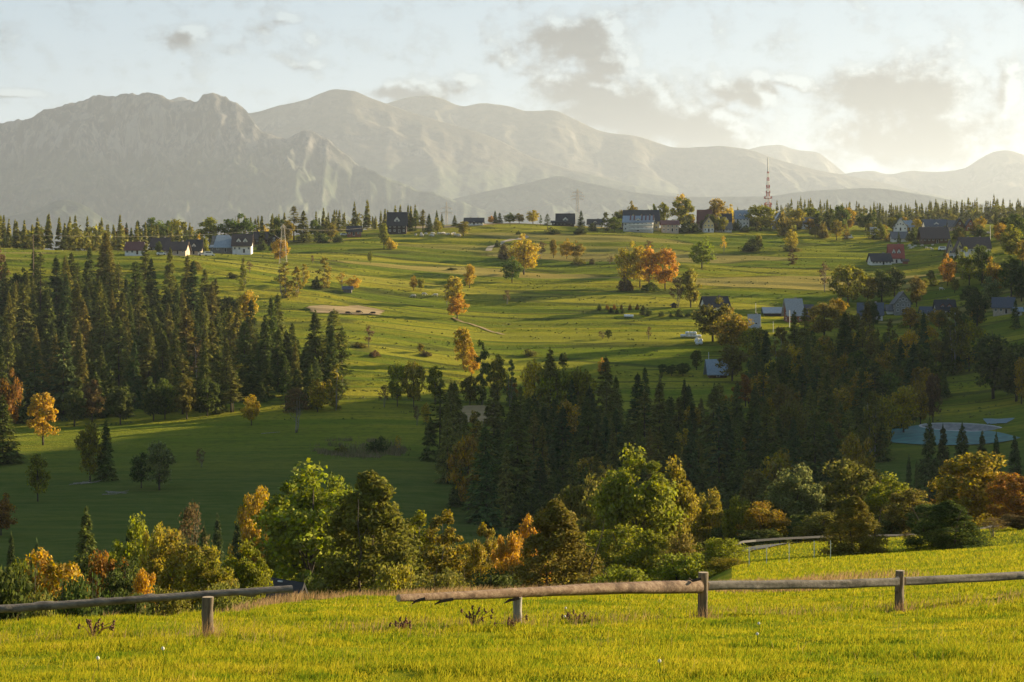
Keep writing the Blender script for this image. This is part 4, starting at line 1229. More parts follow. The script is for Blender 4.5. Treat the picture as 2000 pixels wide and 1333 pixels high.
NEAR = [   # kind, column, top row, width, hue, distance, label
    # left
    ('nbush', 30, 1112, 150, 'dg', 74, 'dark thicket shrub at bottom left behind the log rail'),
    ('nbush', 78, 1158, 70, 'ol', 58, 'small leafy shrub under the left log rail'),
    ('nround', 105, 1083, 130, 'og', 96, 'rusty gold crown above the left log rail'),
    ('nround', 55, 1098, 70, 'yg', 104, 'yellow green crown left of the rusty gold one'),
    ('nspruce', 168, 1005, 74, 'sp', 185, 'tall dark spruce above the left foreground bushes'),
    ('nash', 262, 1020, 92, 'yg', 150, 'lime green crown beside the bright gold one'),
    ('nround', 300, 1032, 54, 'ye', 146, 'bright gold crown in the left foreground trees'),
    ('nround', 212, 1082, 76, 'ru', 124, 'rust brown crown left of the dark green one'),
    ('nash', 345, 1042, 110, 'gg', 118, 'dark crown with gold flecks in the left foreground'),
    ('nthin', 372, 983, 58, 'br', 205, 'bare forked birch with brown top'),
    ('nround', 497, 958, 74, 'og', 225, 'brown orange tree standing behind the left foreground trees'),
    ('nash', 402, 1072, 92, 'gg', 98, 'olive yellow tree right above the fence post'),
    ('nash', 478, 1064, 84, 'yg', 104, 'yellow leaved slender tree left of the dark cabin roof'),
    ('nround', 286, 1116, 52, 'or', 84, 'small orange leaved shrub tree in the dark thicket'),
    ('nround', 245, 1100, 90, 'dg', 108, 'dark green crown behind the orange shrub tree'),
    ('nbush', 160, 1130, 120, 'dg', 72, 'dark leafy bush behind the left rail'),
    ('nbush', 330, 1150, 110, 'ol', 66, 'olive bush left of the first fence post'),
    ('nbush', 250, 1158, 100, 'dg', 62, 'low dark bush under the left rail'),
    ('nbush', 440, 1140, 90, 'ol', 74, 'olive bush right behind the first fence post'),
    ('nspruce', 22, 1050, 44, 'sb', 190, 'small blue dark spruce at the far left bottom'),
    ('nspruce', 72, 1062, 34, 'sb', 200, 'tiny dark spruce right of the small blue one'),
    ('nspruce', 425, 1015, 44, 'sb', 215, 'dark spruce between bare birch and brown orange tree'),
    ('nspruce', 398, 1030, 40, 'sb', 210, 'dark spruce right of the bare birch'),
    ('nspruce', 463, 1022, 40, 'sb', 220, 'dark spruce under the brown orange tree'),
    ('nspruce', 540, 1020, 36, 'sb', 222, 'dark spruce before the grey roof in the valley'),
    ('nspruce', 250, 1045, 40, 'sb', 205, 'dark spruce left of the lime green crown'),
    # middle
    ('nash', 612, 920, 175, 'yg', 160, 'tall bright green tree left of the big bushy one'),
    ('ncone', 722, 926, 205, 'ol', 122, 'biggest dark olive bushy tree in the foreground'),
    ('nash', 668, 940, 100, 'yg', 165, 'green crown squeezed between bright green and olive trees'),
    ('ncolumn', 822, 1000, 96, 'yg', 146, 'light green tree right of the biggest olive one'),
    ('ncolumn', 868, 998, 86, 'gg', 140, 'yellow leaved tree with a visible stem, middle foreground'),
    ('nbush', 776, 1105, 90, 'gg', 112, 'yellowish bush at the foot of the biggest olive tree'),
    ('nround', 925, 1062, 54, 'og', 134, 'orange brown small tree mid foreground'),
    ('ncolumn', 950, 1024, 58, 'gg', 150, 'gold topped slender tree mid foreground'),
    ('nround', 992, 1044, 58, 'or', 138, 'vivid orange tree left of the cone shaped one'),
    ('ncone', 1086, 980, 156, 'ol', 108, 'olive cone shaped bushy tree behind the long log'),
    ('nround', 1042, 1012, 54, 'or', 150, 'orange crown peeping out behind the cone shaped tree'),
    ('nround', 1150, 938, 112, 'ol', 190, 'shaded olive crown left of the tallest green tree'),
    ('nash', 1238, 884, 136, 'yg', 168, 'tallest sunlit green gold tree in the foreground'),
    ('nash', 1312, 906, 82, 'gg', 172, 'golden half of the tallest foreground pair'),
    ('nround', 1200, 1030, 110, 'yg', 140, 'bright green leafy tree below the tallest one'),
    ('nround', 1275, 1040, 70, 'yg', 138, 'low green crown under the golden half'),
    ('nbush', 1330, 1045, 72, 'ol', 128, 'olive shrub left of the round yellow shrub'),
    ('nbush', 1410, 1050, 86, 'yg', 122, 'round yellow green shrub by the road'),
    ('nbush', 1345, 1082, 110, 'yg', 108, 'low yellow shrub spreading behind the middle post'),
    ('nbush', 1420, 1090, 74, 'gg', 106, 'low gold shrub left of the road meadow'),
    ('nash', 1385, 962, 64, 'gg', 186, 'olive gold tree right of the golden half'),
    ('nbush', 1215, 1110, 120, 'yg', 104, 'green undergrowth bush behind the long log'),
    ('nbush', 960, 1120, 130, 'dg', 104, 'dark undergrowth bush left of the cone shaped tree'),
    ('nbush', 860, 1118, 120, 'ol', 100, 'olive undergrowth bush right of the biggest olive tree'),
    ('nbush', 625, 1125, 110, 'g', 140, 'green undergrowth bush beneath the tall bright tree'),
    # right
    ('nash', 1443, 972, 50, 'yg', 178, 'lime topped small tree left of the brown crown'),
    ('nround', 1490, 984, 76, 'og', 174, 'brown green crown behind the road bend'),
    ('nash', 1556, 914, 84, 'pg', 182, 'pale silvery topped tree behind the road'),
    ('nround', 1528, 960, 80, 'dg', 186, 'shaded dark crown left of the pale silvery tree'),
    ('nround', 1652, 906, 118, 'ol', 186, 'large olive crown above the dark conical bush'),
    ('nround', 1612, 950, 76, 'ol', 192, 'dull crown between pale silvery and large olive trees'),
    ('ncone', 1668, 970, 96, 'ol', 114, 'dark conical bush standing on the sunny road meadow'),
    ('nash', 1742, 930, 84, 'yg', 180, 'yellow green tree right of the large olive crown'),
    ('nround', 1778, 956, 80, 'ol', 172, 'dark olive crown behind the round meadow bush'),
    ('nround', 1812, 985, 60, 'dg', 168, 'small dark crown left of the round meadow bush'),
    ('ncone', 1852, 978, 116, 'dg', 116, 'dark round bush standing on the sunny road meadow'),
    ('nround', 1905, 886, 130, 'og', 190, 'large orange green maple at the right'),
    ('nround', 1858, 935, 64, 'ru', 196, 'rusty crown left of the large maple'),
    ('nround', 1985, 925, 84, 'ru', 170, 'rust dark tree at the right frame edge'),
    ('nthin', 1942, 1010, 44, 'br', 120, 'small brown see-through tree on the road meadow'),
    ('nthin', 1772, 1048, 24, 'br', 122, 'tiny brown sapling between the two meadow bushes'),
    ('nround', 1990, 1005, 60, 'br', 126, 'brown bush at the right frame edge'),
    ('nround', 1677, 852, 66, 'og', 300, 'orange brown tree below the covered reservoir'),
    ('nspruce', 1815, 828, 62, 'sb', 290, 'tallest dark spruce before the covered reservoir'),
    ('nspruce', 1842, 838, 52, 'sb', 292, 'second dark spruce before the covered reservoir'),
    ('nspruce', 1879, 834, 58, 'sb', 296, 'third dark spruce, right before the reservoir'),
    ('nspruce', 1918, 852, 44, 'sb', 300, 'dark spruce on the meadow right of the reservoir'),
    ('nspruce', 1946, 850, 30, 'sb', 302, 'slim dark spruce second right of the reservoir'),
    ('nspruce', 1982, 860, 46, 'sb', 296, 'dark spruce near the right frame edge'),
    ('nspruce', 1775, 895, 26, 'sb', 280, 'small dark spruce left of the tallest reservoir spruce'),
    ('nspruce', 1790, 905, 22, 'sb', 276, 'tiny dark spruce beside the small one'),
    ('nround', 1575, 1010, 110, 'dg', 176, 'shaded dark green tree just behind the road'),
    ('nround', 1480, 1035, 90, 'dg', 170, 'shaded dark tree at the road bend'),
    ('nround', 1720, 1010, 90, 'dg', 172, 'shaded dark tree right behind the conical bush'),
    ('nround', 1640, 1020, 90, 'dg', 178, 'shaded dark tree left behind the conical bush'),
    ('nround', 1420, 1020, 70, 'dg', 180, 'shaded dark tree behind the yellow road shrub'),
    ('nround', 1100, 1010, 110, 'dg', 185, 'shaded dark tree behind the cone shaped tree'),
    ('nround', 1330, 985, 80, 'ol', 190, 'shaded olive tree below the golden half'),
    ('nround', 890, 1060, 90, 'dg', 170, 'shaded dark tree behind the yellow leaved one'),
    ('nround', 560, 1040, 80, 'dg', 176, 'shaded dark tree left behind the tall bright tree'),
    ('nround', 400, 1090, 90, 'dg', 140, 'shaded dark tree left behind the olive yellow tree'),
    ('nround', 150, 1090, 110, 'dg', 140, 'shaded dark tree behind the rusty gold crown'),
]
NEAR += [
    ('nround', 575, 985, 90, 'yg', 168, 'green crown at the left flank of the tall bright tree'),
    ('nround', 660, 1010, 120, 'g', 170, 'green crown low between tall bright and olive trees'),
    ('nround', 790, 1025, 90, 'yg', 158, 'light green crown right behind the biggest olive tree'),
    ('nround', 1180, 960, 110, 'ol', 182, 'olive crown directly left of the tallest green tree'),
    ('nround', 1280, 960, 90, 'yg', 178, 'green crown below the tallest pair'),
    ('nround', 1010, 1080, 90, 'g', 165, 'shaded green tree behind the vivid orange one'),
    ('nround', 1605, 1000, 80, 'ol', 168, 'olive tree standing left behind the conical bush'),
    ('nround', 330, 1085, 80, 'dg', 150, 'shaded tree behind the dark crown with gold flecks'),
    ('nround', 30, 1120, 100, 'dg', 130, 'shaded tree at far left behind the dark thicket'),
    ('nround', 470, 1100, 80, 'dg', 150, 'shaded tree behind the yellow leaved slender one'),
]
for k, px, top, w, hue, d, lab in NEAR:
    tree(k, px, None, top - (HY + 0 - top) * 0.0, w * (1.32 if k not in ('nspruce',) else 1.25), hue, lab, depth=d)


def inside(poly, x, y):
    c = False
    for (x1, y1), (x2, y2) in zip(poly, poly[1:] + poly[:1]):
        if (y1 > y) != (y2 > y) and x < (x2 - x1) * (y - y1) / (y2 - y1) + x1:
            c = not c
    return c


def wood(poly, n, kinds, hts, label_of, group, gap=5.0, dmin=250.0):
    """fills a piece of the slope (outlined by where its ground shows) with single trees"""
    xs, ys = [p[0] for p in poly], [p[1] for p in poly]
    W = [((p[0] - 1000) / F * hit(*p, dmin), hit(*p, dmin)) for p in poly]
    got, tries = [], 0
    xs, ys = [p[0] for p in W], [p[1] for p in W]
    while len(got) < n and tries < 60000:
        tries += 1
        x, y = random.uniform(min(xs), max(xs)), random.uniform(min(ys), max(ys))
        if not inside(W, x, y):
            continue
        g = gap * (1 if tries < 30000 else 0.6)
        if any((x - a) ** 2 + (y - b_) ** 2 < g * g for a, b_ in got):
            continue
        got.append((x, y))
    for x, y in got:
        kind, hue = kinds()
        h = random.uniform(*hts) * random.choice([0.62, 0.8, 0.95, 1.0, 1.05, 1.12]) * random.uniform(0.93, 1.07)
        if kind == 'spruce':
            w = max(h, 12) * random.uniform(0.25, 0.42)
        elif kind == 'column':
            w = h * 0.38
        else:
            h *= 0.72
            w = h * random.uniform(0.5, 0.75)
        plant(kind, x, y, h, w, hue, label_of(kind), group(kind))


def mixk(p, leafy):
    def f():
        if random.random() < p:
            return 'spruce', random.choice(['sp', 'sy', 'sy', 'sb'])
        return random.choice(leafy)
    return f


LEFT_WOOD = [(-70, 610), (60, 575), (200, 560), (330, 580), (420, 640), (480, 690), (560, 728), (640, 735), (682, 772), (660, 800), (540, 806), (400, 812), (250, 820), (-70, 836)]
wood(LEFT_WOOD,
     126, mixk(0.97, [('column', 'br'), ('round', 'dg')]), (17, 24),
     lambda k: 'dark green spruce crowded into the dense wood on the left slope' if k == 'spruce' else 'leafy tree half hidden among the spruces of the left wood',
     lambda k: 'spruces of the left wood' if k == 'spruce' else 'leafy trees of the left wood', 6.0)
MID_WOOD = [(850, 880), (880, 852), (960, 868), (1040, 815), (1140, 826), (1250, 842), (1430, 846), (1480, 880), (1560, 900), (1720, 985), (1560, 1050), (1200, 1060), (960, 1050), (850, 1000), (830, 930)]
wood(MID_WOOD,
     112, mixk(0.86, [('round', 'og'), ('column', 'gg'), ('round', 'go'), ('egg', 'ol'), ('egg', 'og')]), (13.5, 19.5),
     lambda k: 'dark spruce packed into the shaded wood in the valley middle' if k == 'spruce' else 'autumn leafy tree caught among the spruces in the valley middle',
     lambda k: 'spruces of the valley wood' if k == 'spruce' else 'leafy trees of the valley wood', 6.0)
RIGHT_WOOD = [(1450, 770), (1500, 712), (1600, 700), (1740, 690), (1880, 715), (1850, 770), (1800, 810), (1750, 860), (1720, 905), (1640, 930), (1540, 890), (1470, 860)]
wood(RIGHT_WOOD,
     96, mixk(0.50, [('round', 'ol'), ('round', 'gg'), ('egg', 'g'), ('egg', 'og'), ('column', 'ol'), ('round', 'ol'), ('round', 'go')]), (14, 20),
     lambda k: 'dark spruce standing in the mixed wood below the right village' if k == 'spruce' else 'turning leafy tree in the mixed wood below the right village',
     lambda k: 'spruces of the right wood' if k == 'spruce' else 'leafy trees of the right wood', 6.0)
def village_trees():
    spots = [(1195, 455, 2000, 446, 46), (1700, 478, 2000, 462, 16), (1580, 650, 1990, 634, 14), (1800, 580, 1995, 530, 12)]
    for x0, r0, x1, r1, n in spots:
        for _ in range(n):
            px, row = random.uniform(x0, x1), random.uniform(r1, r0)
            d = hit(px, row)
            k = random.choice(['round', 'egg', 'round', 'bush', 'bush', 'spruce'])
            h = random.uniform(5, 11) if k not in ('bush', 'spruce') else random.uniform(2.5, 4.5) if k == 'bush' else random.uniform(7, 13)
            w = h * (random.uniform(.6, .85) if k != 'bush' else 1.6) if k != 'spruce' else h * .33
            hue = random.choice(['g', 'dg', 'gg', 'ol', 'yg', 'og']) if k != 'spruce' else 'sp'
            upper = row < 520
            lab = {'bush': 'garden bush', 'spruce': 'small spruce'}.get(k, 'small leafy tree') + (' among the houses of the upper right village' if upper else ' around the lower right farms')
            plant(k, (px - 1000) / F * d, d, h, w, hue, lab, {'bush': 'garden bushes', 'spruce': 'garden spruces'}.get(k, 'garden trees') + (' of the upper village' if upper else ' of the lower farms'))


village_trees()
# single spruces at the wood edges
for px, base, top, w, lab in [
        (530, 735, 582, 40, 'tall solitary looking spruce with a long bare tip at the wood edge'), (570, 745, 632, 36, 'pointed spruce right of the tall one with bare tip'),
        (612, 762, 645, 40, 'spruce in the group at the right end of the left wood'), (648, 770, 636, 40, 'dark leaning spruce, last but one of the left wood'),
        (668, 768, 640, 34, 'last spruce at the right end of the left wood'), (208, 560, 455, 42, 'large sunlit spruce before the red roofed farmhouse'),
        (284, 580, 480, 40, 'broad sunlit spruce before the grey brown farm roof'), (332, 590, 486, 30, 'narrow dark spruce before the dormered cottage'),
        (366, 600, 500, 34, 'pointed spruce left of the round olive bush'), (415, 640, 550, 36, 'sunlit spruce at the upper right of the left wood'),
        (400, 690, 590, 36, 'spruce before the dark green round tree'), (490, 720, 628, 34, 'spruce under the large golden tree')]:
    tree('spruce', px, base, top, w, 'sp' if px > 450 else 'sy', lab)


def far_forest():
    """woods on and behind the brow: too many to count, one mass"""
    Vs, Fs, off = [], [], 0

    def one(x, y, z, h, w):
        nonlocal off
        nb = 80
        t = rng.random(nb) ** 0.8
        zz = z + h * (0.06 + 0.9 * t)
        L = w / 2 * (1 - t) ** 0.8 * rng.uniform(0.6, 1.15, nb) + 0.25
        a = rng.random(nb) * 6.283
        tip = np.stack([x + np.cos(a) * L, y + np.sin(a) * L, zz - 0.25 * L], -1)
        s = np.stack([-np.sin(a), np.cos(a), 0 * a], -1) * (0.35 + 0.5 * L)[:, None]
        b1 = np.stack([x + np.cos(a) * L * 0.1, y + np.sin(a) * L * 0.1, zz + 0.35], -1)
        V = np.stack([b1 - s, b1 + s, tip + np.array([0, 0, -0.4])], 1).reshape(-1, 3)
        top = np.array([[x - 0.35, y, z + h * 0.9], [x + 0.35, y, z + h * 0.9], [x, y, z + h * 1.02]])
        V = np.concatenate([V, top])
        Vs.append(V)
        Fs.append(np.arange(len(V)).reshape(-1, 3) + off)
        off += len(V)

    def one_round(x, y, z, h, w):
        nonlocal off
        nb = 90
        u = unit(nb)
        C = np.array([x, y, z + h * 0.55]) + u * np.array([w / 2, w / 2, h * 0.45]) * rng.uniform(0.75, 1.05, (nb, 1))
        a, c = unit(nb) * w * 0.16, unit(nb) * w * 0.16
        V = np.stack([C - a, C + a, C + c], 1).reshape(-1, 3)
        Vs.append(V)
        Fs.append(np.arange(len(V)).reshape(-1, 3) + off)
        off += len(V)

    def band(p0, p1, d0, d1, n, h0, h1):
        for _ in range(n):
            px, d = random.uniform(p0, p1), random.uniform(d0, d1)
            cl = fbm(px / 60.0, d / 90.0, 2, 77)
            if cl < 0.36 and random.random() < 0.6:
                continue
            h = random.uniform(h0, h1) * (0.62 + 0.55 * float(cl))
            if random.random() < 0.30:
                h *= 0.68
                one_round((px - 1000) / F * d, d, float(terr(px, d)), h, h * random.uniform(0.7, 1.0))
                continue
            one((px - 1000) / F * d, d, float(terr(px, d)), h, h * random.uniform(0.34, 0.46))
    band(-400, 250, 960, 1100, 230, 12, 20)
    band(240, 560, 1000, 1150, 50, 12, 17)
    band(600, 830, 1190, 1330, 60, 13, 20)
    band(1420, 2300, 1560, 2150, 1500, 19, 27)
    band(1470, 1620, 1450, 1650, 26, 20, 26)
    V = np.concatenate(Vs)
    me = mesh_np('forest', V, [np.concatenate(Fs)], [NEEDLE])
    o = link('forest', me)
    o.color = (*HUE['sy'][:3], 0.2)
    tag(o, kind='stuff')


far_forest()


def infill(poly, n, hts, seed):
    """the younger spruces that close the gaps of a wood, beyond the ones told apart"""
    W = [((p[0] - 1000) / F * hit(*p), hit(*p)) for p in poly]
    xs, ys = [p[0] for p in W], [p[1] for p in W]
    protos = [spruce_parts(H=10, R=2.1, nb=100, per=9, size=0.85, bare=0.0) for _ in range(4)]
    Vs, Fs, off, k = [], [], 0, 0
    while k < n:
        x, y = random.uniform(min(xs), max(xs)), random.uniform(min(ys), max(ys))
        if not inside(W, x, y):
            continue
        k += 1
        V, Fc = protos[k % 4]
        h = random.uniform(*hts)
        a = random.random() * 6.28
        ca, sa = math.cos(a) * h / 10, math.sin(a) * h / 10
        wx = random.uniform(1.0, 1.35)
        Q = np.stack([x + (V[:, 0] * ca - V[:, 1] * sa) * wx, y + (V[:, 0] * sa + V[:, 1] * ca) * wx, ground(x, y) - 0.1 + V[:, 2] * h / 10], -1)
        Vs.append(Q)
        Fs.append(Fc + off)
        off += len(Q)
    o = link('forest', mesh_np('forest', np.concatenate(Vs), [np.concatenate(Fs)], [NEEDLE]))
    o.color = (*HUE['sp'][:3], 0.25)
    tag(o, kind='stuff')


infill(LEFT_WOOD, 330, (6, 14), 1)
infill(MID_WOOD, 230, (5, 11), 2)
infill(RIGHT_WOOD, 170, (5, 11), 3)

# ------------------------------------------------------------------ paint and timber
ROOFS = {'dark': ((0.020, 0.020, 0.023), (0.038, 0.036, 0.036)), 'redbrown': ((0.17, 0.060, 0.045), (0.11, 0.045, 0.038)), 'brown': ((0.085, 0.055, 0.042), (0.055, 0.038, 0.032)),
         'grey': ((0.15, 0.145, 0.14), (0.09, 0.088, 0.085)), 'tin': ((0.27, 0.32, 0.35), (0.19, 0.23, 0.26)), 'pale': ((0.40, 0.40, 0.39), (0.29, 0.29, 0.285)),
         'red': ((0.36, 0.075, 0.045), (0.24, 0.055, 0.04)), 'slate': ((0.085, 0.095, 0.115), (0.06, 0.066, 0.08))}
WALLS = {'white': ((0.78, 0.75, 0.69), (0.64, 0.61, 0.56)), 'cream': ((0.70, 0.56, 0.28), (0.58, 0.45, 0.22)), 'wood': ((0.17, 0.095, 0.050), (0.10, 0.058, 0.034)),
         'beige': ((0.50, 0.40, 0.30), (0.40, 0.32, 0.25)), 'grey': ((0.30, 0.28, 0.25), (0.21, 0.20, 0.18)), 'brick': ((0.33, 0.13, 0.075), (0.22, 0.09, 0.055)),
         'dwood': ((0.055, 0.038, 0.028), (0.035, 0.026, 0.021)), 'greywood': ((0.20, 0.18, 0.15), (0.12, 0.11, 0.095))}


def roofm(k):
    return noisy('roof_' + k, *ROOFS[k], 1.4, 0.45 if k in ('tin', 'pale') else 0.75, (1, 1, 3), spec=0.4)


def wallm(k):
    return noisy('wall_' + k, *WALLS[k], 0.9, 0.85)


GLASS = noisy('window_glass', (0.03, 0.035, 0.04), (0.06, 0.07, 0.08), 2.0, 0.12, spec=0.6)
FRAME = noisy('window_frame', (0.70, 0.68, 0.63), (0.58, 0.55, 0.50), 2.0, 0.6)
DFRAME = noisy('dark_frame', (0.06, 0.045, 0.035), (0.04, 0.03, 0.025), 2.0, 0.6)
STONE = noisy('chimney_stone', (0.36, 0.32, 0.28), (0.24, 0.20, 0.18), 3.0, 0.9)
METAL = noisy('galvanised', (0.040, 0.040, 0.040), (0.028, 0.028, 0.028), 2.0, 0.8)


def window(parent, x, y, z, w, h, side=False, frame=None):
    """a window let into the wall: frame and pane in one mesh"""
    mb = MB()
    if not side:
        mb.box((x, y, z), (w, 0.10, h), 0).box((x, y - 0.045, z), (w * 0.74, 0.06, h * 0.78), 1)
        mb.box((x, y - 0.06, z), (0.08, 0.06, h * 0.8), 0)
    else:
        mb.box((x, y, z), (0.10, w, h), 0).box((x + 0.045 * side, y, z), (0.06, w * 0.74, h * 0.78), 1)
        mb.box((x + 0.06 * side, y, z), (0.06, 0.08, h * 0.8), 0)
    return mb.build('window', [frame or FRAME, GLASS], parent)


def gable_wall(mb, W, D, hw, hr, mi=0, sink=1.5, cut=0.0):
    """walls with pointed ends; ridge runs along x"""
    x, y = W / 2, D / 2
    prof = [(-y, -sink), (y, -sink), (y, hw), (0, hw + hr), (-y, hw)]
    vs = [(-x, a, b_) for a, b_ in prof] + [(x, a, b_) for a, b_ in prof]
    mb.add(vs, [(0, 1, 2, 3, 4)[::-1], (5, 6, 7, 8, 9), (0, 5, 9, 4), (1, 2, 7, 6), (0, 1, 6, 5), (2, 3, 8, 7), (3, 4, 9, 8)], mi)


def gable_roof(mb, W, D, hw, hr, over=0.7, th=0.28, hip=0.0, mi=0):
    """two pitched slabs; hip > 0 cuts the ridge ends back (half hip)"""
    x, y = W / 2 + over, D / 2
    sl = hr / y
    yo, zo = y + over, hw - over * sl
    rx = x - hip
    up = 0.06
    vs = []
    for dz in (up, up + th):
        vs += [(-x, -yo, zo + dz), (x, -yo, zo + dz), (rx, 0, hw + hr + dz), (-rx, 0, hw + hr + dz), (-x, yo, zo + dz), (x, yo, zo + dz)]
    fs = [(6, 7, 8, 9), (9, 8, 11, 10), (3, 2, 1, 0), (4, 5, 2, 3), (0, 1, 7, 6), (5, 4, 10, 11), (7, 1, 2, 8), (8, 2, 5, 11), (0, 6, 9, 3), (3, 9, 10, 4)]
    if hip:
        fs += [(7, 11, 8), (10, 6, 9)]
    mb.add(vs, fs, mi)


def house(name, label, px, base, w, h, rf, mode, roof, wall, rz=0.0, dorm=0, chim=1, hip=0.0, floors=1, cols=3, depth=None, deep=None, cat='house', door=True,
          upper=None, dormroof=None, frame=None, dtop=None, over=0.7, win=True):
    if px > 1180 and base and base < 660:
        w, h = w * 0.86, h * 0.9
    if isinstance(depth, str):      # stands behind the first row of houses
        d = hit(px, max(base, 456) if px > 900 else base) + float(depth)
        h = (HY - (base - h)) - float(terr(px, d)) * F / d
    else:
        d = depth or hit(px, base)
    s = d / F
    W, H = w * s, h * s
    hr, hw = H * rf, H * (1 - rf)
    rt = empty(name, ((px - 1000) * s, d, float(terr(px, d)) + 0.05), math.radians(rz))
    tag(rt, label, cat)
    D = (deep or (0.75 if mode == 'eave' else 1.25)) * W
    ang = 0
    wb, rb = MB(), MB()
    if mode == 'eave':
        gable_wall(wb, W, D, hw, hr)
        gable_roof(rb, W, D, hw, hr, hip=hip * W, over=over)
    else:
        gable_wall(wb, D, W, hw, hr)
        gable_roof(rb, D, W, hw, hr, hip=hip * D, over=over)
        for mb in (wb, rb):
            mb.v = [(-y, x, z) for x, y, z in mb.v]
    fy = -(D if mode == 'eave' else D) / 2
    if upper:       # boarded upper storey, a band proud of the wall
        pass
    wo = wb.build('wall', wallm(wall), rt)
    ro = rb.build('roof', roofm(roof), rt)
    if upper:
        ub = MB()
        ub.box((0, fy - 0.05, hw * 0.72), (W * 1.01, 0.16, hw * 0.56))
        if mode == 'gable':
            y0 = fy - 0.10
            ub.add([(-W * 0.49, y0, hw), (W * 0.49, y0, hw), (0, y0, hw + hr * 0.97), (-W * 0.49, y0 + 0.2, hw), (W * 0.49, y0 + 0.2, hw), (0, y0 + 0.2, hw + hr * 0.97)],
                   [(0, 1, 2), (5, 4, 3), (0, 3, 4, 1), (1, 4, 5, 2), (2, 5, 3, 0)])
        ub.build('upper_storey', wallm(upper), rt)
    wz = 1.35 if hw > 2.4 else hw * 0.5
    wh = min(1.35, hw * 0.42)
    ww = min(1.1, W / (cols * 2.1))
    if win:
        for f in range(floors):
            zz = hw * (f + 0.55) / floors
            for c in range(cols):
                xx = (c + 0.5) / cols * W - W / 2
                if door and f == 0 and c == cols // 2:
                    mb = MB()
                    mb.box((xx, fy, 1.0), (1.15, 0.12, 2.1), 0).box((xx, fy - 0.06, 1.0), (0.9, 0.06, 1.9), 1)
                    mb.build('door', [frame or FRAME, wallm('dwood')], rt)
                else:
                    window(rt, xx, fy - (0.16 if upper else 0.03), zz, ww, wh / (1 if floors == 1 else 1.15), frame=frame)
            window(rt, -W / 2 - 0.03, 0, zz, ww, wh, -1, frame)
            window(rt, W / 2 + 0.03, 0, zz, ww, wh, 1, frame)
        if mode == 'gable' and hr > 2.0:
            window(rt, 0, fy - (0.16 if upper else 0.03), hw + hr * 0.35, ww, wh, frame=frame)
            if W > 7:
                for sx in (-1, 1):
                    window(rt, sx * W * 0.2, fy - (0.16 if upper else 0.03), hw + hr * 0.28, ww * 0.8, wh, frame=frame)
    for k in range(chim):
        cb = MB()
        cx = (0.22 - 0.4 * k) * W
        if mode == 'eave':
            p = (cx, D * 0.12, hw + hr * 0.9)
        else:
            p = (W * 0.12, D * (0.12 - 0.3 * k), hw + hr * 0.9)
        cb.box((p[0], p[1], p[2]), (0.8, 0.7, hr * 0.2 + 1.4)).box((p[0], p[1], p[2] + hr * 0.1 + 0.75), (0.98, 0.88, 0.12))
        cb.build('chimney', STONE, ro)
    for k in range(dorm):
        # gabled dormer on the near slope
        dx = ((k + 0.5) / dorm - 0.5) * W * 0.72
        dw, dh = min(3.2, W * 0.30 / max(1, dorm * 0.6)), hr * 0.42
        if mode == 'eave':
            db = MB()
            z0 = hw + hr * 0.12
            yf = -D / 2 * 0.80
            yb = -D / 2 * 0.18
            prof = [(-dw / 2, z0), (dw / 2, z0), (dw / 2, z0 + dh * 0.55), (0, z0 + dh * 1.25), (-dw / 2, z0 + dh * 0.55)]
            vs = [(dx + a, yf, b_) for a, b_ in prof] + [(dx + a, yb, b_) for a, b_ in prof]
            db.add(vs, [(0, 1, 2, 3, 4), (0, 5, 6, 1), (1, 6, 7, 2), (4, 9, 5, 0), (5, 9, 8, 7, 6), (2, 7, 8, 3), (3, 8, 9, 4)], 0)
            for sx in (-1, 1):
                e = dw / 2 + 0.25
                a, b_ = (dx + sx * e, z0 + dh * 0.55 - 0.25 * 1.4 * dh / dw), (dx, z0 + dh * 1.25)
                vv = []
                for yy in (yf - 0.35, yb):
                    vv += [(a[0], yy, a[1] + 0.04), (b_[0], yy, b_[1] + 0.04), (b_[0], yy, b_[1] + 0.24), (a[0], yy, a[1] + 0.24)]
                db.add(vv, [(0, 1, 2, 3), (7, 6, 5, 4), (3, 2, 6, 7), (1, 0, 4, 5), (0, 3, 7, 4)], 1)
            do = db.build('dormer', [wallm(dtop or 'white'), roofm(dormroof or roof)], rt)
            window(do, dx, yf - 0.03, z0 + dh * 0.42, dw * 0.45, dh * 0.5, frame=frame)
    return rt


H = house
# ---- farms on the left brow
H('house', 'low white farmhouse under a red brown hipped roof, left of the brow farms', 264, 498, 38, 24, 0.58, 'eave', 'redbrown', 'white', rz=8, hip=0.12, cols=4)
H('house', 'farmhouse with plain dark brown roof behind the red brown one', 314, 490, 34, 24, 0.6, 'eave', 'brown', 'dwood', cols=3, depth='28')
H('barn', 'grey brown roofed barn with beige wall between the brow cottages', 346, 498, 42, 24, 0.62, 'eave', 'brown', 'beige', rz=-6, cols=4, cat='barn')
H('house', 'cottage with black steep roof and a pale gabled dormer, on the left brow', 380, 498, 28, 28, 0.62, 'eave', 'dark', 'beige', dorm=1, cols=3)
H('barn', 'barn with light blue tin roof on the left brow', 436, 494, 44, 32, 0.66, 'eave', 'tin', 'greywood', rz=22, hip=0.28, cols=3, cat='barn')
H('house', 'white farmhouse with steep brown roof and twin dormers, beside blue barn', 474, 495, 36, 36, 0.55, 'eave', 'brown', 'white', dorm=2, cols=4)
H('shed', 'long grey brown shed roof behind the white farmhouse', 510, 484, 44, 30, 0.6, 'eave', 'brown', 'wood', cat='shed', chim=0, cols=4, depth='30')
H('shed', 'small dark boarded shed left of the lattice pylon', 537, 478, 24, 16, 0.5, 'gable', 'dark', 'dwood', cat='shed', chim=0, cols=1)
H('barn', 'low dark red boarded barn on the brow, left of the big dark house', 692, 461, 26, 18, 0.52, 'eave', 'dark', 'brick', cat='barn', chim=0, cols=3)
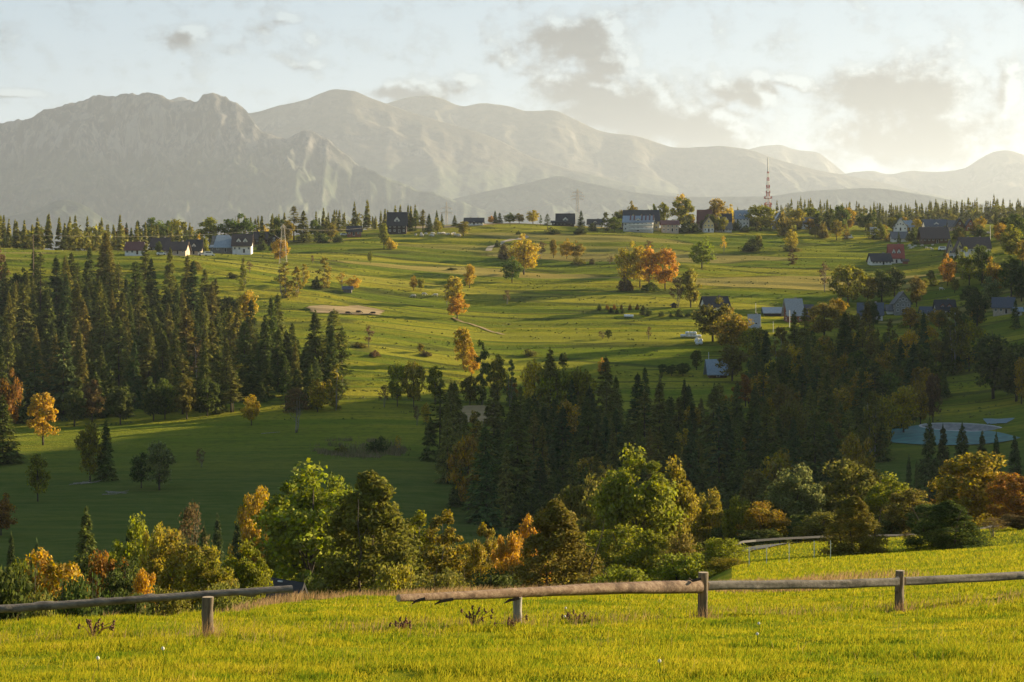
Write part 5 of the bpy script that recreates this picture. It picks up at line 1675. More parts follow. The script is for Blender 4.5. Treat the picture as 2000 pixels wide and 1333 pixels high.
H('house', 'big dark boarded house with tall black roof and white dormer on the brow', 776, 457, 36, 40, 0.58, 'eave', 'dark', 'dwood', dorm=1, floors=2, cols=4, chim=2)
H('house', 'dark roofed house with a white front on the ridge skyline', 926, 440, 36, 13, 0.62, 'eave', 'dark', 'white', chim=2, cols=5)
H('house', 'black A-frame ridge house left of the tall pylon', 1104, 436, 34, 22, 0.78, 'eave', 'dark', 'dwood', dorm=1, cols=3)
H('shed', 'long low black shed with pale roof edge below the A-frame house', 1092, 441, 28, 8, 0.35, 'eave', 'dark', 'dwood', cat='shed', chim=0, cols=4, door=False)
H('house', 'black roofed ridge house with white gable, right of the lone pointed spruce', 1162, 437, 28, 14, 0.62, 'eave', 'dark', 'white', dorm=1, cols=3)
H('house', 'dark low roof between trees left of the guesthouse', 1205, 446, 26, 18, 0.55, 'eave', 'brown', 'dwood', depth='30', cols=3)
# ---- village
H('guesthouse', 'guesthouse with broad black roof rising behind the striped one', 1252, 446, 78, 38, 0.55, 'eave', 'dark', 'cream', dorm=3, floors=2, cols=6, depth='30', chim=2, dtop='cream')
g = H('guesthouse', 'long white guesthouse with balconies under a pale tin roof striped rust red', 1247, 453, 66, 33, 0.42, 'eave', 'tin', 'white', rz=-6, floors=2, cols=7, chim=0, dorm=1)
H('house', 'pale cube shaped building with low red brown roof in the village', 1308, 454, 38, 24, 0.34, 'eave', 'redbrown', 'beige', floors=2, cols=4, chim=2)
H('house', 'red brown steep roof standing behind the yellow gabled house', 1376, 440, 30, 32, 0.6, 'eave', 'redbrown', 'beige', depth='30', cols=3)
H('house', 'yellow boarded house with its tall gable to the meadow', 1383, 454, 23, 32, 0.45, 'gable', 'brown', 'white', floors=2, cols=3, upper='cream')
H('barn', 'long low white walled barn with grey roof right of the yellow gable', 1412, 454, 36, 20, 0.66, 'eave', 'grey', 'white', cat='barn', cols=5, chim=0)
H('house', 'dark roofed house with a pale dormer behind the long grey barn', 1418, 440, 22, 24, 0.55, 'eave', 'dark', 'beige', dorm=1, depth='30', cols=3)
H('house', 'tall blue and white house with balconies left of the big round tree', 1449, 440, 30, 31, 0.38, 'eave', 'tin', 'white', floors=3, cols=4, dorm=2, depth='30')
H('house', 'blue roofed gable half hidden right of the big round tree', 1521, 440, 26, 26, 0.6, 'gable', 'tin', 'grey', depth='30', cols=2)
H('house', 'pale blue cottage peeping between village trees', 1578, 444, 28, 20, 0.5, 'eave', 'grey', 'white', depth='30', cols=3)
H('barn', 'brown barn hidden behind the village middle trees', 1608, 456, 60, 22, 0.5, 'eave', 'brown', 'dwood', depth='30', cat='barn', cols=4)
H('house', 'house with light blue roof and broad front gable, right village', 1758, 452, 30, 26, 0.66, 'gable', 'tin', 'white', rz=-8, cols=3, deep=0.9)
H('house', 'wing with light blue roof joined behind the broad front gable', 1774, 452, 26, 22, 0.55, 'eave', 'tin', 'white', depth='30', cols=3)
H('house', 'long dark roofed house with white pointed gable, right village', 1826, 448, 50, 20, 0.6, 'eave', 'slate', 'white', dorm=1, depth='30', cols=6, chim=2)
H('shed', 'shed with pale tin roof among dark bushes, right village', 1713, 458, 28, 14, 0.5, 'eave', 'pale', 'white', cat='shed', chim=0, cols=2)
H('barn', 'barn with plain grey roof below the flame orange shrub', 1756, 472, 36, 20, 0.65, 'eave', 'grey', 'white', cat='barn', cols=3, chim=0)
H('house', 'large brown timber house with wide eaves, right village', 1823, 476, 56, 34, 0.6, 'eave', 'brown', 'wood', cols=6, chim=2, over=1.4)
H('house', 'brown house with two dark gables, left of the gold round tree', 1872, 452, 20, 26, 0.55, 'gable', 'dark', 'wood', depth='30', cols=2)
H('house', 'second brown gable standing right of the first one', 1893, 453, 20, 26, 0.55, 'gable', 'dark', 'brick', depth='30', cols=2)
H('house', 'pale fronted cottage left of the two brown gables', 1862, 446, 24, 16, 0.5, 'eave', 'grey', 'beige', depth='30', cols=3)
H('barn', 'grey roof behind the big dark brown roof at the right', 1914, 470, 36, 18, 0.7, 'eave', 'grey', 'grey', depth='30', cat='barn', cols=3, chim=0)
H('house', 'big house with dark brown roof and white lower wall, right village', 1902, 498, 66, 36, 0.62, 'eave', 'brown', 'white', cols=7, dorm=0, rz=-4, chim=2)
H('house', 'cream gable fronted wing with boarded bands, larger of the twin gables', 1872, 499, 19, 36, 0.55, 'gable', 'brown', 'white', upper='cream', cols=2, floors=1, depth=hit(1872, 499) - 6, chim=0)
H('house', 'narrow cream gable, smaller of the twin gables', 1855, 498, 12, 34, 0.55, 'gable', 'brown', 'white', upper='cream', cols=1, floors=1, depth=hit(1855, 499) - 5, chim=0, door=False)
H('house', 'white walled house with long black roof beside the red roofed one', 1718, 518, 46, 24, 0.64, 'eave', 'dark', 'white', cols=6, dorm=0, rz=6)
H('house', 'house with tall bright red roof and white dormers on the right slope', 1749, 516, 32, 40, 0.62, 'eave', 'red', 'white', floors=1, cols=3, dorm=2, depth=hit(1749, 516) + 5)
H('shed', 'small orange boarded shed right of the red roofed house', 1768, 516, 11, 9, 0.3, 'eave', 'brown', 'brick', cat='shed', chim=0, cols=1, win=False)
# ---- lower right farms
H('house', 'brick house with tall pale grey roof, centre of the lower right farm', 1549, 629, 34, 48, 0.56, 'eave', 'pale', 'brick', rz=14, cols=3, floors=2, deep=0.8, over=1.0)
H('barn', 'long low pale roofed barn left of the brick house', 1510, 615, 44, 14, 0.75, 'eave', 'pale', 'dwood', cat='barn', chim=0, cols=2, win=False, depth=hit(1510, 615))
H('barn', 'grey roofed annex leaning on the brick house', 1572, 628, 34, 32, 0.62, 'eave', 'slate', 'brick', cat='barn', chim=0, cols=2, rz=8, depth=hit(1572, 628) + 3)
H('house', 'pale steep roof half hidden by golden trees left of the brick house', 1473, 640, 22, 27, 0.75, 'eave', 'pale', 'white', cols=2, rz=-12)
H('house', 'black roofed house hidden behind the wide olive tree', 1396, 608, 56, 30, 0.66, 'eave', 'dark', 'white', cols=4, rz=12, chim=1)
H('house', 'white house with dark slate roof and dormer, lower right farm', 1700, 622, 54, 32, 0.72, 'eave', 'slate', 'white', dorm=1, cols=4, rz=-10)
H('house', 'tall grey house with weathered gables behind the slate roofed one', 1760, 610, 36, 44, 0.5, 'gable', 'grey', 'grey', floors=2, cols=3, depth=hit(1760, 612))
H('shed', 'low shed with pale eave in front of the tall grey house', 1741, 612, 22, 16, 0.6, 'eave', 'grey', 'white', cat='shed', chim=0, cols=2)
H('shed', 'dark shed with white eave board, right of the tall grey house', 1811, 617, 30, 18, 0.6, 'eave', 'slate', 'white', cat='shed', chim=0, cols=3)
H('house', 'dark house with two reddish dormers, lower right farm', 1845, 617, 42, 32, 0.6, 'eave', 'dark', 'white', dorm=2, cols=4, dtop='brick')
H('house', 'house with grey blue roof near the right edge, lower farm', 1960, 614, 46, 34, 0.55, 'eave', 'slate', 'beige', cols=4, rz=-14)
H('shed', 'small pale shed right of the grey blue roof', 1988, 616, 16, 14, 0.4, 'eave', 'tin', 'white', cat='shed', chim=0, cols=1)
H('barn', 'lone wooden barn with shiny grey metal roof on the meadow edge', 1400, 737, 34, 32, 0.62, 'eave', 'tin', 'wood', cat='barn', rz=6, chim=0, cols=3, over=1.1)
H('shed', 'tiny grey shed under the bright golden bush mid slope', 679, 570, 16, 9, 0.45, 'eave', 'slate', 'greywood', cat='shed', chim=0, cols=1, win=False)
H('shed', 'tiny dark hut beneath the olive gold tree trunk', 1316, 601, 10, 9, 0.4, 'gable', 'dark', 'dwood', cat='shed', chim=0, cols=1, win=False)
H('house', 'grey walled house glimpsed in the valley behind the foreground trees', 532, 1070, 40, 40, 0.5, 'eave', 'tin', 'grey', depth=262, cols=3)
c = H('cabin', 'small dark cabin with black roof just beyond the meadow rim', 548, None, 92, 148, 0.50, 'eave', 'dark', 'beige', rz=-42, depth=112, cols=2, chim=0, cat='cabin')
mb = MB()
mb.box((0.1, 0, 4.42), (0.16, 0.16, 0.4)).box((0.1, 0, 4.66), (0.34, 0.34, 0.07))
mb.build('chimney', FRAME, [o for o in c.children if o.name.startswith('roof')][0])

# rust red streaks, balconies of the long guesthouse
def guest_details(rt):
    s = rt.location.y / F
    W, Hh = 66 * s, 33 * s
    hw, hr, D = Hh * 0.58, Hh * 0.42, 0.75 * W
    ro = [o for o in rt.children if o.name.startswith('roof')][0]
    sb = MB()
    for i in range(9):
        x = (i / 8 - 0.5) * W * 0.9
        if i in (0, 1, 4):
            continue
        sl = hr / (D / 2)
        y0, y1 = -D / 2 * 0.95, -D / 2 * 0.15
        z = lambda y: hw + hr + y * sl + 0.40
        sb.add([(x - 0.45, y0, z(y0)), (x + 0.45, y0, z(y0)), (x + 0.45, y1, z(y1)), (x - 0.45, y1, z(y1))], [(0, 1, 2, 3)])
    sb.build('roof_sheet', roofm('redbrown'), ro)
    for k, zz in enumerate((0.12, 0.55)):
        b_ = MB()
        b_.box((W * 0.08, -D / 2 - 0.7, hw * zz), (W * 0.72, 1.4, 0.22), 0)
        b_.box((W * 0.08, -D / 2 - 1.36, hw * zz + 0.55), (W * 0.72, 0.08, 0.9), 1)
        b_.build('balcony', [STONE, wallm('white')], rt)


guest_details(g)

# ------------------------------------------------------------------ masts, pylons, poles, wires
REDP = noisy('mast_red', (0.42, 0.09, 0.06), (0.32, 0.08, 0.06), 1.0, 0.6)
WHITEP = noisy('mast_white', (0.72, 0.68, 0.62), (0.6, 0.57, 0.52), 1.0, 0.6)
STEEL = noisy('pylon_steel', (0.50, 0.44, 0.36), (0.36, 0.32, 0.27), 1.0, 0.6)
DARKWOOD = noisy('pole_wood', (0.20, 0.14, 0.09), (0.12, 0.09, 0.06), 2.0, 0.9)


def lattice(mb, h0, h1, w0, w1, n, r, mi=lambda k: 0):
    prev = None
    for k in range(n + 1):
        t = k / n
        z, w = h0 + (h1 - h0) * t, (w0 + (w1 - w0) * t) / 2
        ring = [Vector((sx * w, sy * w, z)) for sx, sy in ((-1, -1), (1, -1), (1, 1), (-1, 1))]
        if prev:
            for j in range(4):
                mb.tube([prev[j], ring[j]], r, 4, mi(k), cap=False)
                mb.tube([prev[j], ring[(j + 1) % 4]], r * 0.6, 3, mi(k), cap=False)
                mb.tube([prev[(j + 1) % 4], ring[j]], r * 0.6, 3, mi(k), cap=False)
                mb.tube([ring[j], ring[(j + 1) % 4]], r * 0.6, 3, mi(k), cap=False)
        prev = ring


def radio_mast():
    d, px = 1480.0, 1500
    s = d / F
    z0 = float(terr(px, d))
    rt = empty('radio_mast', ((px - 1000) * s, d, z0))
    tag(rt, 'tall red and white lattice radio mast on the village ridge', 'mast')
    top = (HY - 308) * s - z0
    h = top
    mb = MB()
    band = lambda k: (k // 2) % 2
    lattice(mb, 0, h * 0.42, 5.6, 2.6, 8, 0.13, band)
    lattice(mb, h * 0.42, h * 0.80, 2.6, 1.1, 14, 0.12, band)
    mb.build('lattice_tower', [WHITEP, REDP], rt)
    for zz, wd, th in ((0.30, 5.0, 0.4), (0.33, 5.8, 0.6), (0.42, 6.0, 0.4), (0.50, 3.0, 0.8), (0.58, 2.6, 0.9)):
        p = MB()
        p.box((0, 0, h * zz), (wd, wd, th * 0.5))
        for sx in (-1, 1):
            for sy in (-1, 1):
                p.box((sx * wd * 0.42, sy * wd * 0.42, h * zz + 0.8), (0.5, 0.5, 1.5))
        p.build('platform', REDP, rt)
    a = MB()
    a.tube([(0, 0, h * 0.80), (0, 0, h * 0.91), (0, 0, h)], [0.45, 0.4, 0.35], 8)
    a.build('antenna', WHITEP, rt)


radio_mast()


def pylon(px, base, top, w, label, arms, depth=None, r=0.10):
    d = depth or hit(px, base)
    s = d / F
    z0 = float(terr(px, d))
    h = (HY - top) * s - z0
    rt = empty('power_pylon', ((px - 1000) * s, d, z0))
    tag(rt, label, 'pylon')
    mb = MB()
    lattice(mb, -0.5, h * 0.97, w * s, w * s * 0.30, 14, r)
    mb.tube([(0, 0, h * 0.9), (0, 0, h)], 0.12, 5)
    mb.build('lattice_tower', STEEL, rt)
    tips = []
    for (f, half) in arms:
        a = MB()
        z = h * f
        a.tube([(-half, 0, z), (half, 0, z)], 0.12, 4)
        a.tube([(-half, 0, z), (0, 0, z + 1.0), (half, 0, z)], 0.09, 4)
        for sx in (-1, 1):
            a.tube([(sx * half, 0, z), (sx * half, 0, z - 1.0)], 0.10, 4)
            tips.append(Vector(rt.location) + Vector((sx * half, 0, z - 1.0)))
        a.build('crossarm', STEEL, rt)
    return tips


t1 = pylon(553, 516, 438, 15, 'pale lattice pylon in front of the orange tree on the left field', [(0.93, 1.3)], r=0.05)
t2 = pylon(1128, 437, 369, 9, 'tallest ridge pylon with crossarms, beside the A-frame house', [(0.80, 4.2), (0.90, 3.0), (0.72, 3.6)], depth=1180, r=0.09)
t3 = pylon(872, 447, 394, 6, 'short ridge pylon with crossarms above the grazing sheep', [(0.78, 3.4), (0.62, 4.0)], depth=1250, r=0.09)


def pole(px, base, top, label, depth=None, cross=True, mat=None, r=0.16, name='utility_pole', cat='pole'):
    d = depth or hit(px, base)
    s = d / F
    z0 = float(terr(px, d))
    h = (HY - top) * s - z0
    rt = empty(name, ((px - 1000) * s, d, z0))
    tag(rt, label, cat)
    MB().tube([(0, 0, -0.6), (0.05, 0, h * 0.5), (0, 0, h)], [r, r * 0.9, r * 0.75], 7).build('shaft', mat or DARKWOOD, rt)
    if cross:
        MB().box((0, 0, h - 0.6), (2.2, 0.14, 0.16)).tube([(-1, 0, h - 0.5), (-1, 0, h - 0.15)], 0.06, 5).tube([(1, 0, h - 0.5), (1, 0, h - 0.15)], 0.06, 5).build('crossarm', mat or DARKWOOD, rt)
    return Vector(rt.location) + Vector((0, 0, h - 0.2))


p1 = pole(65, 560, 458, 'wooden pole rising out of the left spruces', depth=790, r=0.22)
pole(1934, 470, 441, 'pale pole right of the gold tree in the village', mat=WHITEP, cross=False)
pole(1542, 640, 606, 'pole standing before the brick house', mat=WHITEP, cross=False)
pole(1510, 650, 628, 'thin pole on the meadow left of the brick house', mat=WHITEP, cross=False, r=0.10)
pole(1476, 636, 592, 'slim pole above the pale steep roof', mat=WHITEP, cross=False, r=0.10)
pole(1384, 728, 688, 'pale mast standing at the gable of the lone wooden barn', mat=WHITEP, cross=False, r=0.12)


def wire(a, b_, sag, label, group=None):
    mb = MB()
    pts = [a.lerp(b_, i / 24) - Vector((0, 0, 4 * sag * (i / 24) * (1 - i / 24))) for i in range(25)]
    mb.tube(pts, 0.022, 4)
    tag(mb.build('power_line', STEEL), label, 'wire', group)


WG = 'overhead lines across the slope'
wire(p1, t1[0], 2.0, 'overhead line between the left wooden pole and the lattice pylon', WG)
wire(p1, Vector((-320, 800, p1.z - 7)), 1.5, 'overhead line leaving the left wooden pole towards the frame edge', WG)
wire(t1[1], t3[0], 5.0, 'overhead line from lattice pylon to the short ridge pylon', WG)
wire(t3[1], t2[0], 5.0, 'overhead line between both ridge pylons, lower one', WG)
wire(t3[3], t2[2], 4.0, 'overhead line between both ridge pylons, upper one', WG)

# ------------------------------------------------------------------ bales, animals, vehicles
WRAP = noisy('bale_wrap', (0.78, 0.78, 0.76), (0.62, 0.63, 0.62), 2.0, 0.45)


def bale_mesh():
    mb = MB()
    r, n, L = 0.62, 16, 1.2
    pts = [(-L / 2, 0, 0), (-L / 2 + 0.10, 0, 0), (0, 0, 0), (L / 2 - 0.10, 0, 0), (L / 2, 0, 0)]
    mb.tube(pts, [r * 0.86, r, r * 1.02, r, r * 0.86], n)
    me = mb.mesh('hay_bale', [WRAP], True)
    return me


BALE = bale_mesh()


def bales(px, base, spots, label, group):
    d = hit(px, base)
    x0 = (px - 1000) / F * d
    for dx, dy, lv in spots:
        x, y = x0 + dx, d + dy
        o = link('hay_bale', BALE, None, (x, y, ground(x, y) + 0.60 + lv * 1.12))
        o.rotation_euler = (0, 0, random.uniform(-0.15, 0.15) + (1.57 if group.endswith('trees') else 0))
        o.scale = (1.15, 1.15, 1.0)
        tag(o, label, 'hay bale', group)


bales(1349, 660, [(-3.4, 0, 0), (-2.0, .3, 0), (-.6, 0, 0), (.8, .2, 0), (2.2, 0, 0), (3.5, .2, 0), (-1.4, .1, 1), (1.6, .1, 1), (.2, .2, 1)], 'white wrapped bale piled in the two layer stack on the meadow', 'bales of the two layer stack')
bales(1368, 674, [(-1.2, 0, 0), (.2, .4, 0), (-1.3, 3, 0), (.5, 4, 0), (-.7, 7, 0), (.9, 8, 0), (-.2, 11, 0)], 'white wrapped bale in the loose heap beside the trees', 'bales heaped beside the trees')
bales(1228, 621, [(-1.35, 0, 0), (0, .1, 0), (1.35, 0, 0)], 'white wrapped bale in the short row by the nursery bushes', 'row of three bales')

WOOL = noisy('wool', (0.66, 0.60, 0.50), (0.52, 0.46, 0.38), 6.0, 0.95)
HIDE = noisy('dark_hide', (0.055, 0.038, 0.028), (0.03, 0.024, 0.02), 5.0, 0.8)


def beast_mesh(name, mat, L=1.1, Hh=0.75, fat=0.30, neck=0.25, headdown=True):
    mb = MB()
    zb = Hh * 0.68
    mb.tube([(-L * .52, 0, zb), (-L * .45, 0, zb + .02), (-L * .15, 0, zb), (L * .2, 0, zb), (L * .45, 0, zb + .03), (L * .52, 0, zb + .05)],
            [fat * .35, fat * .85, fat, fat * 1.02, fat * .75, fat * .3], 10)
    hd = (L * .86, 0, Hh * (.30 if headdown else 1.12))
    mb.tube([(L * .42, 0, zb + fat * .4), (L * .64, 0, (zb + hd[2]) / 2 + .12), hd, (hd[0] + L * .16, 0, hd[2] - .12)], [fat * .5, fat * .36, fat * .34, fat * .18], 8)
    for sx in (-.38, .38):
        for sy in (-1, 1):
            mb.tube([(L * sx, sy * fat * .55, zb - fat * .3), (L * sx + (.04 if sx < 0 else 0), sy * fat * .5, zb * .45), (L * sx, sy * fat * .5, -.03)], [fat * .34, fat * .18, fat * .16], 6)
    for sy in (-1, 1):
        mb.tube([(hd[0] - .02, sy * fat * .2, hd[2] + .1), (hd[0] - .06, sy * fat * .5, hd[2] + .12)], [fat * .14, fat * .05], 5)
    mb.tube([(-L * .52, 0, zb + .1), (-L * .62, 0, zb - .1), (-L * .62, 0, zb - .3)], [.05, .04, .03], 5)
    return mb.mesh(name, [mat], True)


SHEEP = beast_mesh('sheep', WOOL)
COW = beast_mesh('cow', WOOL, 1.9, 1.35, 0.42)
DCOW = beast_mesh('cow', HIDE, 1.9, 1.35, 0.42)
for i in range(26):
    px, py = random.uniform(803, 898), random.uniform(457, 465)
    p = at(px, hit(px, py), 0.02)
    o = link('sheep', SHEEP, None, p)
    o.rotation_euler = (0, 0, random.uniform(0, 6.28))
    o.scale = (1.5,) * 3
    tag(o, 'small pale sheep grazing in the flock below the short pylon', 'sheep', 'flock below the short pylon')
for i in range(10):
    px, py = random.uniform(1776, 1822), random.uniform(480, 492)
    o = link('sheep', SHEEP, None, at(px, hit(px, py), 0.02))
    o.rotation_euler = (0, 0, random.uniform(0, 6.28))
    o.scale = (1.3,) * 3
    tag(o, 'small pale sheep in the paddock beside the red roofed house', 'sheep', 'flock beside the red roofed house')
for px, py, me, lab in ((808, 583, COW, 'pale cow lying out alone, left one of three on the slope'), (828, 579, COW, 'pale cow grazing, middle one of three on the slope'), (851, 580, COW, 'pale cow grazing, right one of three on the slope'),
                        (679, 615, DCOW, 'dark cow at the left by the dry field strip'), (700, 614, DCOW, 'dark cow in the middle by the dry field strip'), (729, 616, DCOW, 'dark cow at the right by the dry field strip'), (1838, 568, COW, 'pale cow alone on the far right pasture')):
    o = link('cow', me, None, at(px, hit(px, py), 0.02))
    o.rotation_euler = (0, 0, random.choice([0.2, 3.3, -0.4]))
    tag(o, lab, 'cow')

CARW = noisy('car_paint', (0.72, 0.72, 0.70), (0.66, 0.66, 0.64), 1.0, 0.3, spec=0.5)
TYRE = noisy('tyre', (0.02, 0.02, 0.02), (0.03, 0.03, 0.03), 1.0, 0.9)


def car(px, base, label, van=False, rz=0.0):
    rt = empty('parked_car' if not van else 'parked_van', at(px, hit(px, base), 0.05), rz)
    tag(rt, label, 'van' if van else 'car')
    L, Hh, W = (5.4, 2.3, 2.0) if van else (4.3, 1.45, 1.8)
    prof = [(-L / 2, .35), (L / 2, .35), (L / 2, .85), (L * .36, .95), (L * .24, Hh), (-L * .42, Hh), (-L / 2, 1.0)]
    b_ = MB()
    k = len(prof)
    b_.add([(x, -W / 2, z) for x, z in prof] + [(x, W / 2, z) for x, z in prof], [tuple(range(k)), tuple(range(2 * k - 1, k - 1, -1))] + [(i, i + k, (i + 1) % k + k, (i + 1) % k) for i in range(k)])
    b_.build('body', CARW, rt)
    MB().box((-L * .08, -W / 2 - .01, Hh * .78), (L * .5, .04, Hh * .26)).build('side_window', GLASS, rt)
    for sx in (-.3, .3):
        for sy in (-1, 1):
            MB().tube([(L * sx, sy * W * .5 - .1, .33), (L * sx, sy * W * .5 + .1, .33)], .33, 12).build('wheel', TYRE, rt)


car(315, 500, 'white car parked before the brow farms', rz=0.3)
car(396, 500, 'white car, left one beside the dormered cottage', rz=-0.1)
car(409, 501, 'white van parked right of the dormered cottage', True, rz=0.15)
car(672, 461, 'pale car parked left of the dark red barn', rz=0.2)
car(1658, 467, 'white van under the slim gold tree in the village', True, rz=0.2)
car(1842, 491, 'white van beside the cream twin gables', True, rz=-0.2)

# nursery rows on the slope
for px, base, top, w, hue, lab in [(1171, 607, 594, 10, 'dg', 'dark nursery bush at the left end of the rows'), (1186, 606, 595, 8, 'ru', 'red brown nursery bush, first of five in the back row'), (1200, 606, 594, 8, 'ru', 'red brown nursery bush, second of five in the back row'),
                                   (1214, 606, 595, 7, 'ru', 'red brown nursery bush, third of five in the back row'), (1230, 606, 594, 8, 'ru', 'red brown nursery bush, fourth of five in the back row'), (1245, 606, 594, 8, 'ru', 'red brown nursery bush, fifth of five in the back row'),
                                   (1193, 612, 600, 12, 'sb', 'dark conifer bush below the first red brown ones'), (1205, 614, 602, 9, 'sb', 'dark conifer bush left of the three bales'), (1217, 613, 604, 8, 'dg', 'small dark bush just above the three bales'),
                                   (1256, 616, 597, 14, 'sb', 'tall dark nursery conifer right of the three bales'), (1266, 618, 602, 18, 'dg', 'wide dark nursery bush right of the tall conifer'), (1292, 619, 608, 14, 'dg', 'round dark nursery bush in the middle of the row'),
                                   (1310, 620, 611, 8, 'sb', 'tiny dark nursery bush before the brown tree'), (1327, 619, 603, 18, 'dg', 'dark bush under the brownish tree left of the trunk'), (1345, 619, 609, 14, 'dg', 'dark bush at the right end of the nursery rows')]:
    tree('bush' if hue != 'sb' else 'spruce', px, base, top, w, hue, lab, group='nursery bushes on the slope')

# ------------------------------------------------------------------ fields, track, road
STRAW = noisy('dry_field', (0.36, 0.24, 0.10), (0.24, 0.17, 0.07), 0.35, 0.95, (0.3, 2, 1))
EARTH = noisy('track_earth', (0.42, 0.34, 0.24), (0.30, 0.24, 0.16), 0.8, 0.95)
ASPH = noisy('asphalt', (0.055, 0.055, 0.056), (0.08, 0.078, 0.075), 2.0, 0.85)


def P2(px, d):
    return ((px - 1000) / F * d, d)


def rowd(px, row):
    return hit(px, row)


patch('field', [(598, rowd(598, 600)), (700, rowd(700, 599)), (750, rowd(750, 608)), (742, rowd(742, 617)), (615, rowd(615, 613))], STRAW, 0.35)
patch('field', [(905, rowd(905, 795)), (975, rowd(975, 794)), (965, rowd(965, 826)), (895, rowd(895, 828))], STRAW, 0.3)
patch('field', [(770, rowd(770, 447)), (1010, rowd(1000, 438)), (1010, rowd(1000, 438) - 12), (840, rowd(850, 449))], STRAW, 0.3)
drape('path', [P2(952, rowd(952, 491)), P2(958, rowd(958, 484)), P2(975, rowd(975, 478)), P2(1000, rowd(1000, 469)), P2(1030, rowd(1030, 462))], 3.4, EARTH, 0.25, step=4)
drape('path', [P2(885, rowd(885, 622)), P2(925, rowd(925, 636)), P2(985, rowd(985, 655))], 1.5, STRAW, 0.2, step=3)

ROAD = [(1180, 118), (1300, 122), (1400, 127), (1480, 133), (1620, 138), (1770, 143), (1920, 151), (2120, 165), (2400, 190)]
drape('road', [P2(*p) for p in ROAD], 5.0, ASPH, 0.10, step=2)


def guardrail():
    P = [Vector((*P2(*p), 0)) for p in ROAD[2:8]]
    pts = []
    for a, b_ in zip(P[:-1], P[1:]):
        k = max(1, int((b_ - a).length / 2.0))
        pts += [a.lerp(b_, i / k) for i in range(k)]
    off = Vector((0.25, 3.0, 0))
    pts = [Vector((p.x + off.x, p.y + off.y, ground(p.x + off.x, p.y + off.y))) for p in pts]
    o0 = pts[0].copy()
    rt = empty('guardrail', o0)
    tag(rt, 'grey steel guardrail along the far side of the road bend', 'guardrail')
    mb = MB()
    for a, b_ in zip(pts[:-1], pts[1:]):
        a, b_ = a - o0 + Vector((0, 0, .5)), b_ - o0 + Vector((0, 0, .5))
        u = Vector((0, .02, .07))
        mb.add([a - u, b_ - u, b_ + u, a + u, a - u + Vector((0, .06, 0)), b_ - u + Vector((0, .06, 0)), b_ + u + Vector((0, .06, 0)), a + u + Vector((0, .06, 0))],
               [(0, 1, 2, 3), (7, 6, 5, 4), (3, 2, 6, 7), (0, 4, 5, 1)])
    mb.build('rail', METAL, rt)
    for p in pts[::2]:
        q = p - o0
        MB().box((q.x, q.y + .14, .16), (.08, .10, .7)).build('post', METAL, rt).location.z = q.z


guardrail()
for i, (px, d) in enumerate([(1497, 100), (1541, 99), (1463, 99), (1590, 112), (1622, 106), (1700, 116)]):
    o = MB().tube([(0, 0, -0.2), (0.01, 0, .5), (0, 0, 1.0)], .022, 6).tube([(0, 0, .8), (.09, 0, .83)], .012, 5).build('fence_stake', WHITEP)
    o.location = at(px, d)
    tag(o, 'thin white electric fence stake on the sunny road meadow', 'stake', 'white stakes on the road meadow')


